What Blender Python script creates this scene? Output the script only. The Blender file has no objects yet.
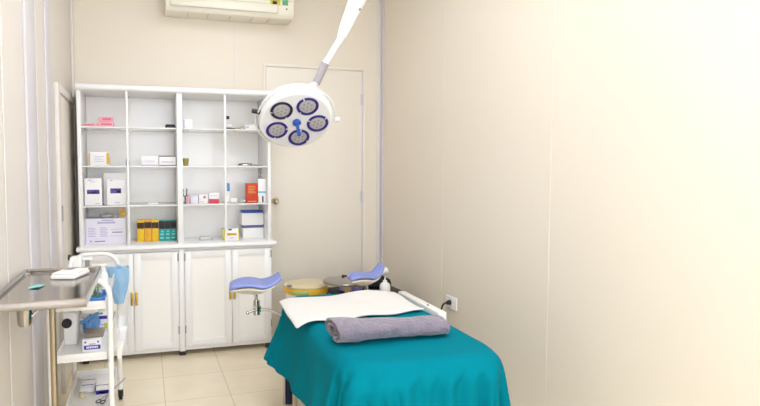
import bpy, bmesh, math, random
from mathutils import Vector, Matrix, noise
random.seed(7)
C = bpy.context.scene.collection
sc = bpy.context.scene
R = math.radians
PI = math.pi

# ------------------------------------------------------------------ materials
def lin(c):
    o = []
    for v in c:
        v /= 255.0
        o.append(v / 12.92 if v <= 0.04045 else ((v + 0.055) / 1.055) ** 2.4)
    return (o[0], o[1], o[2], 1.0)

def mat(name, rgb, rough=0.5, metal=0.0, spec=0.5, coat=0.0, noise_amt=0.0, noise_scale=20.0, bump=0.0, bump_scale=60.0, trans=0.0, ior=1.45, emit=0.0, sheen=0.0):
    m = bpy.data.materials.new(name); m.use_nodes = True
    nt = m.node_tree; b = nt.nodes['Principled BSDF']
    b.inputs['Base Color'].default_value = lin(rgb)
    b.inputs['Roughness'].default_value = rough
    b.inputs['Metallic'].default_value = metal
    b.inputs['Specular IOR Level'].default_value = spec
    b.inputs['Coat Weight'].default_value = coat
    b.inputs['Transmission Weight'].default_value = trans
    b.inputs['IOR'].default_value = ior
    b.inputs['Sheen Weight'].default_value = sheen
    if emit:
        b.inputs['Emission Color'].default_value = lin(rgb)
        b.inputs['Emission Strength'].default_value = emit
    if noise_amt or bump:
        tc = nt.nodes.new('ShaderNodeTexCoord')
    if noise_amt:
        n = nt.nodes.new('ShaderNodeTexNoise'); n.inputs['Scale'].default_value = noise_scale; n.inputs['Detail'].default_value = 4
        nt.links.new(tc.outputs['Object'], n.inputs['Vector'])
        mx = nt.nodes.new('ShaderNodeMix'); mx.data_type = 'RGBA'
        a = lin(rgb)
        mx.inputs['A'].default_value = tuple(min(1, v * (1 + noise_amt)) for v in a[:3]) + (1,)
        mx.inputs['B'].default_value = tuple(v * (1 - noise_amt) for v in a[:3]) + (1,)
        nt.links.new(n.outputs['Fac'], mx.inputs['Factor'])
        nt.links.new(mx.outputs['Result'], b.inputs['Base Color'])
    if bump:
        n2 = nt.nodes.new('ShaderNodeTexNoise'); n2.inputs['Scale'].default_value = bump_scale; n2.inputs['Detail'].default_value = 3
        nt.links.new(tc.outputs['Object'], n2.inputs['Vector'])
        bp = nt.nodes.new('ShaderNodeBump'); bp.inputs['Strength'].default_value = bump; bp.inputs['Distance'].default_value = 0.01
        nt.links.new(n2.outputs['Fac'], bp.inputs['Height']); nt.links.new(bp.outputs['Normal'], b.inputs['Normal'])
    return m

M = {}
M['wall'] = mat('wall_panel_cream', (232, 222, 206), 0.45, noise_amt=0.012, noise_scale=1.2, spec=0.3)
M['wall_cool'] = mat('wall_panel_pale', (224, 216, 208), 0.42, noise_amt=0.012, noise_scale=1.2, spec=0.35)
M['ceiling'] = mat('ceiling_white', (240, 238, 234), 0.8)
M['door'] = mat('door_cream', (234, 226, 213), 0.4, spec=0.35)
M['trim'] = mat('trim_lavender_grey', (212, 207, 211), 0.35, spec=0.4)
M['trim_white'] = mat('trim_white', (226, 219, 214), 0.35, spec=0.4)
M['white'] = mat('white_lacquer', (240, 239, 238), 0.32, coat=0.15, noise_amt=0.006, noise_scale=3)
M['white_in'] = mat('white_panel', (247, 244, 240), 0.28, coat=0.2)
M['plastic'] = mat('white_plastic', (240, 238, 234), 0.4)
M['ac'] = mat('cream_plastic', (236, 230, 214), 0.4)
M['ac_dark'] = mat('louver_shade', (205, 198, 182), 0.5)
M['brass'] = mat('brass', (214, 180, 90), 0.28, metal=0.85)
M['chrome'] = mat('chrome', (205, 203, 200), 0.18, metal=1.0)
M['steel'] = mat('brushed_steel', (176, 170, 163), 0.13, metal=1.0, noise_amt=0.05, noise_scale=14, bump=0.02, bump_scale=40)
M['steel_warm'] = mat('satin_steel', (182, 168, 144), 0.3, metal=1.0)
M['seat_steel'] = mat('dull_steel', (158, 154, 150), 0.28, metal=0.9)
M['hinge'] = mat('hinge_grey', (170, 168, 168), 0.35, metal=0.6)
M['black'] = mat('black_rubber', (28, 27, 30), 0.5)
M['black_soft'] = mat('black_fabric', (34, 30, 36), 0.8, bump=0.3, bump_scale=30)
M['dark'] = mat('dark_plastic', (44, 42, 46), 0.4)
M['teal'] = mat('teal_drape', (0, 120, 136), 0.9, spec=0.06, noise_amt=0.05, noise_scale=7, bump=0.15, bump_scale=16)
M['pad'] = mat('white_sheet', (228, 224, 219), 0.9, spec=0.2, bump=0.12, bump_scale=10)
M['towel'] = mat('lavender_towel', (130, 121, 134), 0.95, spec=0.1, noise_amt=0.16, noise_scale=22, bump=0.8, bump_scale=70, sheen=0.4)
M['bedwhite'] = mat('bed_white', (236, 230, 224), 0.4)
M['navy'] = mat('navy_cushion', (48, 54, 92), 0.5)
M['peri'] = mat('periwinkle_vinyl', (136, 148, 208), 0.42, noise_amt=0.03, noise_scale=9)
M['shell'] = mat('ivory_shell', (226, 217, 196), 0.4)
M['purple_ring'] = mat('purple_bezel', (50, 32, 118), 0.3)
M['navy_ring'] = mat('dark_bezel', (36, 30, 62), 0.3)
M['lens'] = mat('lens_grey', (176, 172, 172), 0.22, noise_amt=0.06, noise_scale=60)
M['led'] = mat('led_dot', (150, 146, 147), 0.2)
M['blue'] = mat('blue_handle', (38, 84, 170), 0.35)
M['face'] = mat('lamp_face_shaded', (226, 225, 226), 0.3)  # greyer than the white head: shading of the face put into the colour
M['sleeve'] = mat('grey_sleeve', (158, 152, 156), 0.5)
M['lampwhite'] = mat('lamp_white', (240, 240, 241), 0.28, coat=0.3)
M['yellow'] = mat('yellow_bag', (226, 178, 36), 0.4, noise_amt=0.1, noise_scale=16)
M['tan'] = mat('tan_plastic', (214, 200, 164), 0.45)
M['greenp'] = mat('pale_green', (164, 190, 120), 0.4)
M['pink'] = mat('pink_card', (238, 170, 180), 0.6)
M['pink_print'] = mat('pink_print', (214, 108, 132), 0.6)
M['red'] = mat('red_card', (208, 66, 42), 0.5)
M['redp'] = mat('crimson_print', (206, 62, 84), 0.5)
M['card'] = mat('white_card', (240, 238, 238), 0.55)
M['card_lav'] = mat('lavender_white_card', (232, 228, 238), 0.55)
M['purple'] = mat('purple_print', (92, 78, 152), 0.5)
M['violet'] = mat('violet_print', (66, 48, 160), 0.5)
M['lav_print'] = mat('lavender_print', (186, 178, 214), 0.55)
M['ochre'] = mat('ochre_print', (226, 172, 68), 0.5)
M['yel'] = mat('yellow_card', (240, 196, 32), 0.45)
M['amber'] = mat('amber_card', (236, 172, 36), 0.45)
M['brown'] = mat('brown_print', (72, 44, 26), 0.5)
M['tealcard'] = mat('teal_card', (46, 172, 168), 0.45)
M['tealprint'] = mat('pale_teal_print', (170, 224, 218), 0.5)
M['darkbrown'] = mat('dark_brown_print', (52, 40, 40), 0.5)
M['skyblue'] = mat('light_blue_print', (120, 196, 214), 0.5)
M['bluecard'] = mat('blue_card', (62, 98, 190), 0.4)
M['bluelav'] = mat('slate_blue_plastic', (120, 126, 178), 0.4)
M['olive'] = mat('olive_glass', (150, 140, 66), 0.25)
M['wood'] = mat('pale_wood', (222, 192, 136), 0.6)
M['clear'] = mat('clear_plastic', (226, 226, 224), 0.12, trans=0.55)
M['glass'] = mat('clear_glass', (240, 244, 242), 0.03, trans=0.92)
M['bagblue'] = mat('light_blue_film', (172, 214, 246), 0.35, trans=0.3, noise_amt=0.08, noise_scale=14)
M['wrap'] = mat('blue_wrap', (96, 146, 200), 0.55, noise_amt=0.12, noise_scale=16)
M['bluetray'] = mat('blue_tray', (66, 134, 206), 0.4)
M['green'] = mat('green_print', (120, 178, 66), 0.5)
M['tealwrap'] = mat('teal_wrapper', (140, 202, 196), 0.4)
M['yelsticker'] = mat('yellow_sticker', (222, 212, 60), 0.5)
M['greensticker'] = mat('green_sticker', (120, 180, 140), 0.5)
M['grey'] = mat('grey_card', (150, 146, 142), 0.6)
M['kraft'] = mat('grey_brown_card', (140, 130, 120), 0.7)
M['tube_light'] = mat('lamp_diffuser', (236, 244, 255), 0.5, emit=4.7)
M['fill_glow'] = mat('fill_glow_glass', (232, 242, 255), 0.3, emit=5.7)  # emissive fill for the added window behind the camera
M['frame_grey'] = mat('fixture_grey', (225, 225, 222), 0.5)

def frosted(name, rgb, t):
    m = mat(name, rgb, .15)
    nt = m.node_tree; b = nt.nodes['Principled BSDF']; out = nt.nodes['Material Output']
    tr = nt.nodes.new('ShaderNodeBsdfTransparent'); mx = nt.nodes.new('ShaderNodeMixShader'); mx.inputs['Fac'].default_value = t
    nt.links.new(b.outputs['BSDF'], mx.inputs[1]); nt.links.new(tr.outputs['BSDF'], mx.inputs[2]); nt.links.new(mx.outputs['Shader'], out.inputs['Surface'])
    return m
M['shelf_glass'] = frosted('pale_shelf_glass', (242, 242, 238), .7)
def tile_mat():
    m = bpy.data.materials.new('glossy_cream_tiles'); m.use_nodes = True
    nt = m.node_tree; b = nt.nodes['Principled BSDF']
    tc = nt.nodes.new('ShaderNodeTexCoord'); mp = nt.nodes.new('ShaderNodeMapping')
    mp.inputs['Location'].default_value = (-0.08, -0.09, 0)
    nt.links.new(tc.outputs['Object'], mp.inputs['Vector'])
    br = nt.nodes.new('ShaderNodeTexBrick'); br.offset = 0.0; br.squash = 1.0
    br.inputs['Scale'].default_value = 1.0
    br.inputs['Brick Width'].default_value = 0.36; br.inputs['Row Height'].default_value = 0.4
    br.inputs['Mortar Size'].default_value = 0.0022; br.inputs['Mortar Smooth'].default_value = 0.3
    br.inputs['Color1'].default_value = lin((243, 229, 202)); br.inputs['Color2'].default_value = lin((240, 226, 198))
    br.inputs['Mortar'].default_value = lin((200, 182, 152))
    nt.links.new(mp.outputs['Vector'], br.inputs['Vector'])
    n = nt.nodes.new('ShaderNodeTexNoise'); n.inputs['Scale'].default_value = 5; n.inputs['Detail'].default_value = 5
    nt.links.new(tc.outputs['Object'], n.inputs['Vector'])
    mx = nt.nodes.new('ShaderNodeMix'); mx.data_type = 'RGBA'; mx.blend_type = 'MULTIPLY'
    rp = nt.nodes.new('ShaderNodeValToRGB')
    rp.color_ramp.elements[0].position = 0.3; rp.color_ramp.elements[0].color = (0.9, 0.89, 0.86, 1)
    rp.color_ramp.elements[1].position = 0.7; rp.color_ramp.elements[1].color = (1, 1, 1, 1)
    nt.links.new(n.outputs['Fac'], rp.inputs['Fac'])
    mx.inputs['Factor'].default_value = 0.7
    nt.links.new(br.outputs['Color'], mx.inputs['A']); nt.links.new(rp.outputs['Color'], mx.inputs['B'])
    nt.links.new(mx.outputs['Result'], b.inputs['Base Color'])
    b.inputs['Roughness'].default_value = 0.16
    b.inputs['Specular IOR Level'].default_value = 0.55
    return m
M['tiles'] = tile_mat()

# ------------------------------------------------------------------ mesh builder
class MB:
    def __init__(self): self.bm = bmesh.new()
    def _bevel(self, vs, w, seg):
        es = list({e for v in vs for e in v.link_edges})
        bmesh.ops.bevel(self.bm, geom=es, offset=w, segments=seg, affect='EDGES', profile=0.5)
    def box(self, x0, x1, y0, y1, z0, z1, bevel=0.0, seg=2, m=None):
        r = bmesh.ops.create_cube(self.bm, size=1.0)
        vs = r['verts']
        for v in vs:
            v.co = Vector(((x0 + x1) / 2 + v.co.x * (x1 - x0), (y0 + y1) / 2 + v.co.y * (y1 - y0), (z0 + z1) / 2 + v.co.z * (z1 - z0)))
            if m is not None: v.co = m @ v.co
        if bevel: self._bevel(vs, bevel, seg)
        return self
    def cyl(self, p0, p1, r0, r1=None, seg=20, caps=True):
        r1 = r0 if r1 is None else r1
        p0, p1 = Vector(p0), Vector(p1); d = (p1 - p0)
        q = d.to_track_quat('Z', 'Y').to_matrix().to_4x4()
        mt = Matrix.Translation((p0 + p1) / 2) @ q
        bmesh.ops.create_cone(self.bm, cap_ends=caps, cap_tris=False, segments=seg, radius1=r0, radius2=r1, depth=d.length, matrix=mt)
        return self
    def lathe(self, prof, c=(0, 0, 0), seg=40, mtx=None):
        c = Vector(c); rings = []
        for (r, z) in prof:
            if r < 1e-6: rings.append([self.bm.verts.new(c + Vector((0, 0, z)))])
            else: rings.append([self.bm.verts.new(c + Vector((r * math.cos(2 * PI * k / seg), r * math.sin(2 * PI * k / seg), z))) for k in range(seg)])
        for a, b in zip(rings, rings[1:]):
            for k in range(seg):
                k2 = (k + 1) % seg
                if len(a) == 1 and len(b) == 1: continue
                if len(a) == 1: f = [a[0], b[k], b[k2]]
                elif len(b) == 1: f = [a[k], b[0], a[k2]]
                else: f = [a[k], b[k], b[k2], a[k2]]
                try: self.bm.faces.new(f)
                except ValueError: pass
        if mtx is not None:
            for rg in rings:
                for v in rg: v.co = mtx @ v.co
        return self
    def tube(self, pts, r, seg=10, closed=False, radii=None):
        pts = [Vector(p) for p in pts]; n = len(pts); rings = []
        up = None
        for i, p in enumerate(pts):
            if closed: t = pts[(i + 1) % n] - pts[i - 1]
            else: t = pts[min(i + 1, n - 1)] - pts[max(i - 1, 0)]
            t.normalize()
            if up is None:
                up = Vector((0, 0, 1)) if abs(t.z) < 0.9 else Vector((1, 0, 0))
            a = (up - t * up.dot(t)).normalized(); b = t.cross(a); up = a
            rr = radii[i] if radii else r
            rings.append([self.bm.verts.new(p + (a * math.cos(2 * PI * k / seg) + b * math.sin(2 * PI * k / seg)) * rr) for k in range(seg)])
        rng = range(n) if closed else range(n - 1)
        for i in rng:
            A, B = rings[i], rings[(i + 1) % n]
            for k in range(seg):
                self.bm.faces.new([A[k], A[(k + 1) % seg], B[(k + 1) % seg], B[k]])
        if not closed:
            self.bm.faces.new(rings[0][::-1]); self.bm.faces.new(rings[-1])
        return self
    def sphere(self, c, r, sx=1, sy=1, sz=1, seg=20):
        mt = Matrix.Translation(c) @ Matrix.Diagonal((sx, sy, sz, 1))
        bmesh.ops.create_uvsphere(self.bm, u_segments=seg, v_segments=seg // 2, radius=r, matrix=mt)
        return self
    def prism(self, poly, axis_from, axis_to, plane='xz', bevel=0.0):
        # closed outline in a plane, extruded along the third axis
        def P(a, b, t):
            return Vector((a, t, b)) if plane == 'xz' else (Vector((t, a, b)) if plane == 'yz' else Vector((a, b, t)))
        v0 = [self.bm.verts.new(P(a, b, axis_from)) for a, b in poly]
        v1 = [self.bm.verts.new(P(a, b, axis_to)) for a, b in poly]
        self.bm.faces.new(v0); self.bm.faces.new(v1[::-1])
        for i in range(len(poly)):
            j = (i + 1) % len(poly)
            self.bm.faces.new([v0[i], v1[i], v1[j], v0[j]])
        if bevel: self._bevel(v0 + v1, bevel, 2)
        return self
    def grid(self, nu, nv, fn):
        g = [[self.bm.verts.new(Vector(fn(i / nu, j / nv))) for j in range(nv + 1)] for i in range(nu + 1)]
        for i in range(nu):
            for j in range(nv):
                self.bm.faces.new([g[i][j], g[i + 1][j], g[i + 1][j + 1], g[i][j + 1]])
        return self
    def xf(self, m):
        bmesh.ops.transform(self.bm, matrix=m, verts=self.bm.verts); return self
    def build(self, name, material, parent=None, origin=None, smooth=True, solid=0.0, sub=0, solid_off=0.0, angle=40):
        bm = self.bm
        o0 = Vector(origin) if origin is not None else Vector((0, 0, 0))
        if origin is None and parent is not None: o0 = Vector(parent.get('_o', (0, 0, 0)))
        for v in bm.verts: v.co -= o0
        bmesh.ops.recalc_face_normals(bm, faces=bm.faces)
        me = bpy.data.meshes.new(name)
        if smooth:
            for f in bm.faces: f.smooth = True
            for e in bm.edges:
                if len(e.link_faces) == 2 and e.calc_face_angle(0) > R(angle): e.smooth = False
        bm.to_mesh(me); bm.free()
        me.materials.append(material)
        ob = bpy.data.objects.new(name, me); C.objects.link(ob)
        if solid:
            md = ob.modifiers.new('thick', 'SOLIDIFY'); md.thickness = solid; md.offset = solid_off
        if sub:
            md = ob.modifiers.new('sub', 'SUBSURF'); md.levels = sub; md.render_levels = sub
        if parent is not None:
            ob.parent = parent; ob['_o'] = list(o0)
        else:
            ob.location = o0; ob['_o'] = list(o0)
        return ob

def tag(o, label, cat, group=None, kind=None):
    o['label'] = label; o['category'] = cat
    if group: o['group'] = group
    if kind: o['kind'] = kind
    return o
def thing(name, loc, label=None, cat=None, group=None, local=False):
    o = bpy.data.objects.new(name, None); C.objects.link(o); o.location = loc
    o.empty_display_size = 0.05
    o['_o'] = [0, 0, 0] if local else list(loc)
    if label: tag(o, label, cat, group)
    return o
def struct(o):
    o['kind'] = 'structure'; return o

# ------------------------------------------------------------------ the room
XL, XR, YB, YF, ZC = -0.482, 1.841, 4.475, -1.0, 2.85
def slab(name, m, *b):
    return struct(MB().box(*b).build(name, m, origin=(0, 0, 0), smooth=False))
slab('floor', M['tiles'], XL - .12, XR + .12, YF - .12, YB + .12, -0.12, 0.0)
slab('ceiling', M['ceiling'], XL - .12, XR + .12, YF - .12, YB + .12, ZC, ZC + .12)
slab('wall_back', M['wall'], XL - .12, XR + .12, YB, YB + .12, 0, ZC)
slab('wall_left', M['wall_cool'], XL - .12, XL, YF, YB, 0, ZC)
slab('wall_right', M['wall'], XR, XR + .12, YF, YB, 0, ZC)
slab('wall_front', M['wall'], XL - .12, XR + .12, YF - .12, YF, 0, ZC)

# trims: broad profiles on the left wall, corner profiles
def trim(name, m, *b, bevel=0.003):
    return struct(MB().box(*b, bevel=bevel).build(name, m, origin=(b[0], b[2], b[4])))
trim('trim_1', M['trim'], XL, XL + .012, 2.735, 2.965, 0, ZC)
trim('trim_2', M['trim'], XL, XL + .010, 3.275, 3.425, 0, ZC)
trim('trim_3', M['trim_white'], XL, XL + .006, 3.01, 3.03, 0, ZC)
trim('trim_4', M['trim_white'], XL, XL + .016, YB - .045, YB, 0, ZC)
trim('trim_5', M['trim_white'], XR - .040, XR, YB - .010, YB, 0, ZC)
trim('trim_6', M['trim'], XR - .010, XR, YB - .06, YB - .012, 0, ZC)
trim('trim_7', M['trim_white'], XL, XL + .005, 2.325, 2.337, 0, ZC)
# thin joint strips between the wall panels on the right and back walls
for i, y in enumerate((3.42, 2.36, 1.30)):
    struct(MB().box(XR - .0015, XR, y, y + .010, 0, ZC).build('trim_%d' % (8 + i), M['wall'], origin=(XR, y, 0)))
struct(MB().box(0.64, 0.652, YB - .0015, YB, 0, ZC).build('trim_11', M['trim_white'], origin=(.64, YB, 0)))

# back wall door
d = struct(thing('door_1', (1.28, YB, 0)))
f = MB(); y0 = YB - .012
f.box(.866, .885, y0, YB, 0, 2.090, .003).box(1.680, 1.706, y0, YB, 0, 2.090, .003).box(.885, 1.680, y0, YB, 2.068, 2.090, .003)
struct(f.build('door_frame', M['door'], d))
struct(MB().box(.889, 1.672, YB - .008, YB, .006, 2.064, .002).build('door_leaf', M['door'], d))
struct(MB().box(1.672, 1.679, YB - .012, YB - .001, .006, 2.064, .001).build('weather_strip', M['trim'], d))
k = MB(); k.cyl((.955, YB - .014, 1.035), (.955, YB - .008, 1.035), .030, seg=28).cyl((.955, YB - .045, 1.035), (.955, YB - .014, 1.035), .011)
k.sphere((.955, YB - .056, 1.035), .021, 1, .75, 1)
k.cyl((.955, YB - .080, 1.035), (.955, YB - .076, 1.035), .010)
struct(k.build('door_knob', M['steel_warm'], d))
for z in (1.84, 1.06, .25):
    h = MB(); h.cyl((1.676, YB - .020, z - .045), (1.676, YB - .020, z + .045), .006)
    h.box(1.660, 1.676, YB - .013, YB - .009, z - .045, z + .045)
    struct(h.build('hinge', M['trim'], d))
# left wall door
d = struct(thing('door_2', (XL, 4.06, 0)))
f = MB(); f.box(XL, XL + .022, 3.585, 3.672, 0, 1.766, .003).box(XL, XL + .022, 3.672, 4.40, 1.724, 1.766, .003)
struct(f.build('door_frame', M['trim_white'], d))
struct(MB().box(XL, XL + .010, 3.674, 4.40, .006, 1.722, .002).build('door_leaf', M['door'], d))
struct(MB().box(XL + .022, XL + .026, 3.60, 3.645, 0.985, 1.075, .002).build('strike_plate', M['hinge'], d))

# ceiling fixtures (the room's own lamps)
def ceiling_light(x, y, label):
    t = thing('ceiling_light', (x, y, ZC - .001), label, 'ceiling light', 'ceiling fixtures')
    fr = MB(); w, l = .31, .62
    for a in (-1, 1):
        fr.box(x + a * w - .015, x + a * w + .015, y - l, y + l, ZC - .045, ZC - .002, .003)
        fr.box(x - w + .016, x + w - .016, y + a * (l - .015) - .015, y + a * (l - .015) + .015, ZC - .045, ZC - .002, .003)
    fr.build('fixture_frame', M['frame_grey'], t)
    MB().box(x - w + .017, x + w - .017, y - l + .032, y + l - .032, ZC - .035, ZC - .025).build('diffuser', M['tube_light'], t, smooth=False)
ceiling_light(.68, .25, 'white ceiling light panel farthest from the cabinet, nearest the front wall')
ceiling_light(.68, 1.60, 'white ceiling light panel in the middle of the row, over the bed')
ceiling_light(.68, 2.95, 'white ceiling light panel closest to the air conditioner and the surgical lamp')
# made-up glowing window behind the camera, added as frontal fill light
wn = struct(thing('added_window_1', (.68, YF, 1.0)))
WX0, WX1, WZ0, WZ1 = -.22, 1.58, .95, 2.35
fr = MB()
for q in ((WX0 - .06, WX0, WZ0 - .06, WZ1 + .06), (WX1, WX1 + .06, WZ0 - .06, WZ1 + .06), (WX0, WX1, WZ0 - .06, WZ0), (WX0, WX1, WZ1, WZ1 + .06), (.66, .70, WZ0, WZ1)):
    fr.box(q[0], q[1], YF + .001, YF + .05, q[2], q[3], .003)
struct(fr.build('added_window_frame', M['trim_white'], wn))
struct(MB().box(WX0, .659, YF + .002, YF + .012, WZ0, WZ1).box(.701, WX1, YF + .002, YF + .012, WZ0, WZ1).build('added_window_pane', M['fill_glow'], wn, smooth=False))

# ------------------------------------------------------------------ air conditioner
ac = thing('air_conditioner', (.586, YB, 2.3860), 'cream wall-mounted air conditioner high above the white cabinet', 'air conditioner')
AX0, AX1 = .147, 1.058
prof = [(YB - .002, 2.3860), (YB - .19, 2.3860), (YB - .212, 2.4110), (YB - .222, 2.4560), (YB - .222, 2.6460), (YB - .20, 2.6710), (YB - .002, 2.6710)]
MB().prism(prof, AX0, AX1, 'yz', .006).build('housing', M['ac'], ac)
MB().box(AX0 + .035, AX1 - .125, YB - .226, YB - .214, 2.4180, 2.4780, .004).build('louver', M['ac'], ac)
lb = MB(); lb.box(AX0 + .030, AX1 - .120, YB - .2235, YB - .216, 2.4130, 2.4170).box(AX0 + .030, AX1 - .120, YB - .2245, YB - .2205, 2.4790, 2.4820)
lb.box(AX0 + .030, AX0 + .034, YB - .2245, YB - .216, 2.4130, 2.4820).box(AX1 - .124, AX1 - .120, YB - .2245, YB - .216, 2.4130, 2.4820)
lb.build('louver_gap', M['ac_dark'], ac)
MB().box(AX0 + .01, AX1 - .01, YB - .2245, YB - .2215, 2.5040, 2.5080).build('panel_seam', M['ac_dark'], ac)
MB().sphere((AX1 - .055, YB - .221, 2.4510), .006, 1, .5, 1).build('indicator_lamp', M['dark'], ac)
st = MB().box(.880, .955, YB - .2245, YB - .2215, 2.4720, 2.5650).build('yellow_sticker', M['yelsticker'], ac)
MB().box(.897, .930, YB - .2255, YB - .2242, 2.4780, 2.5000).build('printed_mark', M['dark'], st)
MB().box(.970, 1.012, YB - .2245, YB - .2215, 2.4760, 2.5560).build('green_sticker', M['greensticker'], ac)
for x in (.30, .44, .60, .76, .88): MB().box(x, x + .004, YB - .17, YB - .06, 2.3810, 2.3865).build('vent_vane', M['ac_dark'], ac)

# ------------------------------------------------------------------ cabinet
CF, CB = 4.095, 4.462
cab = thing('medicine_cabinet', (.212, 4.28, 0), 'tall white cabinet with open shelves above four panelled doors', 'cabinet')
W = M['white']
ZD = .776
b = MB().box(-.418, .843, CF + .022, CB, .036, .742, .002); b.build('base_carcass', W, cab)
fr = MB()
fr.box(-.421, -.417, CF, CF + .02, .036, .742).box(.202, .239, CF - .006, CF + .02, .030, .742, .002).box(.842, .846, CF, CF + .02, .036, .742)
fr.box(-.416, .201, CF + .002, CF + .02, .036, .056).box(.240, .841, CF + .002, CF + .02, .036, .056)
fr.box(-.416, .201, CF + .002, CF + .02, .728, .742).box(.240, .841, CF + .002, CF + .02, .728, .742)
fr.build('face_frame', W, cab)
led = MB()
pf = [(CB, .744), (CF - .022, .744), (CF - .034, .750), (CF - .036, .760), (CF - .032, .771), (CF - .022, ZD), (CB, ZD)]
led.prism(pf, -.438, .876, 'yz'); led.build('ledge', W, cab, angle=50)
def panel_door(x0, x1, hx, hinge_x):
    z0, z1, y0, y1 = .060, .724, CF - .012, CF + .004
    dm = MB(); s = .046
    dm.box(x0, x0 + s, y0, y1, z0, z1, .003).box(x1 - s, x1, y0, y1, z0, z1, .003)
    dm.box(x0 + s - .002, x1 - s + .002, y0, y1, z0, z0 + s, .003).box(x0 + s - .002, x1 - s + .002, y0, y1, z1 - s, z1, .003)
    dd = dm.build('door', W, cab)
    pn = MB()
    pn.box(x0 + s - .002, x1 - s + .002, y0 + .008, y1 - .001, z0 + s - .002, z1 - s + .002)
    pn.build('door_panel', M['white_in'], dd)
    bd = MB(); t = .007
    a0, a1, c0, c1 = x0 + s - .001, x1 - s + .001, z0 + s - .001, z1 - s + .001
    for q in ((a0, a0 + t, c0, c1), (a1 - t, a1, c0, c1), (a0 + t, a1 - t, c0, c0 + t), (a0 + t, a1 - t, c1 - t, c1)):
        bd.box(q[0], q[1], y0 + .003, y0 + .0085, q[2], q[3], .002)
    bd.build('bead_moulding', W, dd)
    h = MB(); h.box(hx - .009, hx + .009, y0 - .003, y0 + .001, .372, .462, .0015)
    h.tube([(hx, y0 - .002, .385), (hx, y0 - .016, .395), (hx, y0 - .020, .417), (hx, y0 - .016, .440), (hx, y0 - .002, .450)], .0055)
    h.build('handle', M['brass'], dd)
    for z in (.685, .185):
        MB().cyl((hinge_x, y0 - .004, z - .026), (hinge_x, y0 - .004, z + .026), .0045, seg=12).build('hinge', M['hinge'], dd)
panel_door(-.416, -.0915, -.104, -.4135)
panel_door(-.0895, .200, -.075, .1985)
panel_door(.241, .5625, .549, .2425)
panel_door(.5645, .842, .578, .8415)
# upper case
MB().box(-.421, -.397, CF, CB, ZD + .0005, 1.792, .002).build('side_panel', W, cab)
MB().box(.824, .846, CF, CB, ZD + .0005, 1.792, .002).build('side_panel', W, cab)
MB().box(.202, .239, CF, CB, ZD + .0005, 1.792, .002).build('centre_panel', W, cab)
bp = MB().box(-.396, .201, CB - .008, CB, ZD + .0005, 1.792).box(.240, .823, CB - .008, CB, ZD + .0005, 1.792); bp.build('back_panel', M['white_in'], cab)
pf = [(CB, 1.793), (CF - .004, 1.793), (CF - .014, 1.800), (CF - .018, 1.815), (CF - .012, 1.828), (CF - .002, 1.833), (CB, 1.833)]
MB().prism(pf, -.426, .851, 'yz').build('top_panel', W, cab, angle=50)
Z1, Z2, Z3 = 1.562, 1.305, 1.042
for (x0, x1) in ((-.3965, .2015), (.2395, .8235)):
    for z in (Z1, Z2, Z3):
        sh_ = MB().box(x0, x1, CF + .027, CB - .009, z - .010, z, .001).build('shelf', M['shelf_glass'], cab)
        MB().box(x0, x1, CF + .020, CF + .0268, z - .009, z, .001).build('shelf_edge', W, sh_)
for (x0, x1) in ((-.122, -.108), (.519, .534)):
    MB().box(x0, x1, CF + .001, CF + .018, ZD + .0005, 1.792, .002).build('mullion', W, cab)
MB().box(.537, .556, CF - .001, CF + .016, 1.628, 1.650, .002).build('latch', M['dark'], cab)
for x, z in ((-.3905, 1.775), (-.3905, 1.515), (-.3905, 1.26), (-.0995, 1.755)):
    MB().box(x - .006, x + .006, CF + .004, CF + .016, z - .008, z + .008, .002).build('pivot_bracket', M['hinge'], cab)
for x in (-.40, .2205, .825):
    for y in (CF, CB - .05):
        MB().box(x - .020, x + .020, y, y + .04, 0.0005, .0355, .003).build('foot', M['black'], cab)

# ------------------------------------------------------------------ things on the shelves
GAP = .0008
def carton(name, x0, x1, z0, z1, y0, dep, m, label, cat, group=None, marks=(), bevel=.002, lid=None):
    """marks: (u0,u1,v0,v1,material[,part name]) on the front face in 0..1"""
    z0 += GAP; z1 += GAP
    org = ((x0 + x1) / 2, y0 + dep / 2, z0)
    if not marks and lid is None:
        o = MB().box(x0, x1, y0, y0 + dep, z0, z1, bevel).build(name, m, origin=org)
        return tag(o, label, cat, group)
    t = thing(name, org, label, cat, group)
    MB().box(x0, x1, y0, y0 + dep, z0, z1, bevel).build('carton_body', m, t)
    by = {}
    for k in marks: by.setdefault((k[4].name, k[5] if len(k) > 5 else 'printed_label'), []).append(k)
    sets = []
    for (mn, pn), ks in by.items():
        sets += [(mn, pn, ks)] if len(ks) > 3 else [(mn, pn, [k]) for k in ks]
    for mn, pn, ks in sets:
        p = MB()
        for k in ks:
            p.box(x0 + (x1 - x0) * k[0], x0 + (x1 - x0) * k[1], y0 - .0012, y0 + .001, z0 + (z1 - z0) * k[2], z0 + (z1 - z0) * k[3])
        p.build(pn, bpy.data.materials[mn], t, smooth=False)
    return t
def lines(u0, u1, vs, m, h=.02, part='printed_label'):
    return [(u0, u1 - (.07 * (i % 3)), v, v + h, m, part) for i, v in enumerate(vs)]

FY = 4.16
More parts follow.
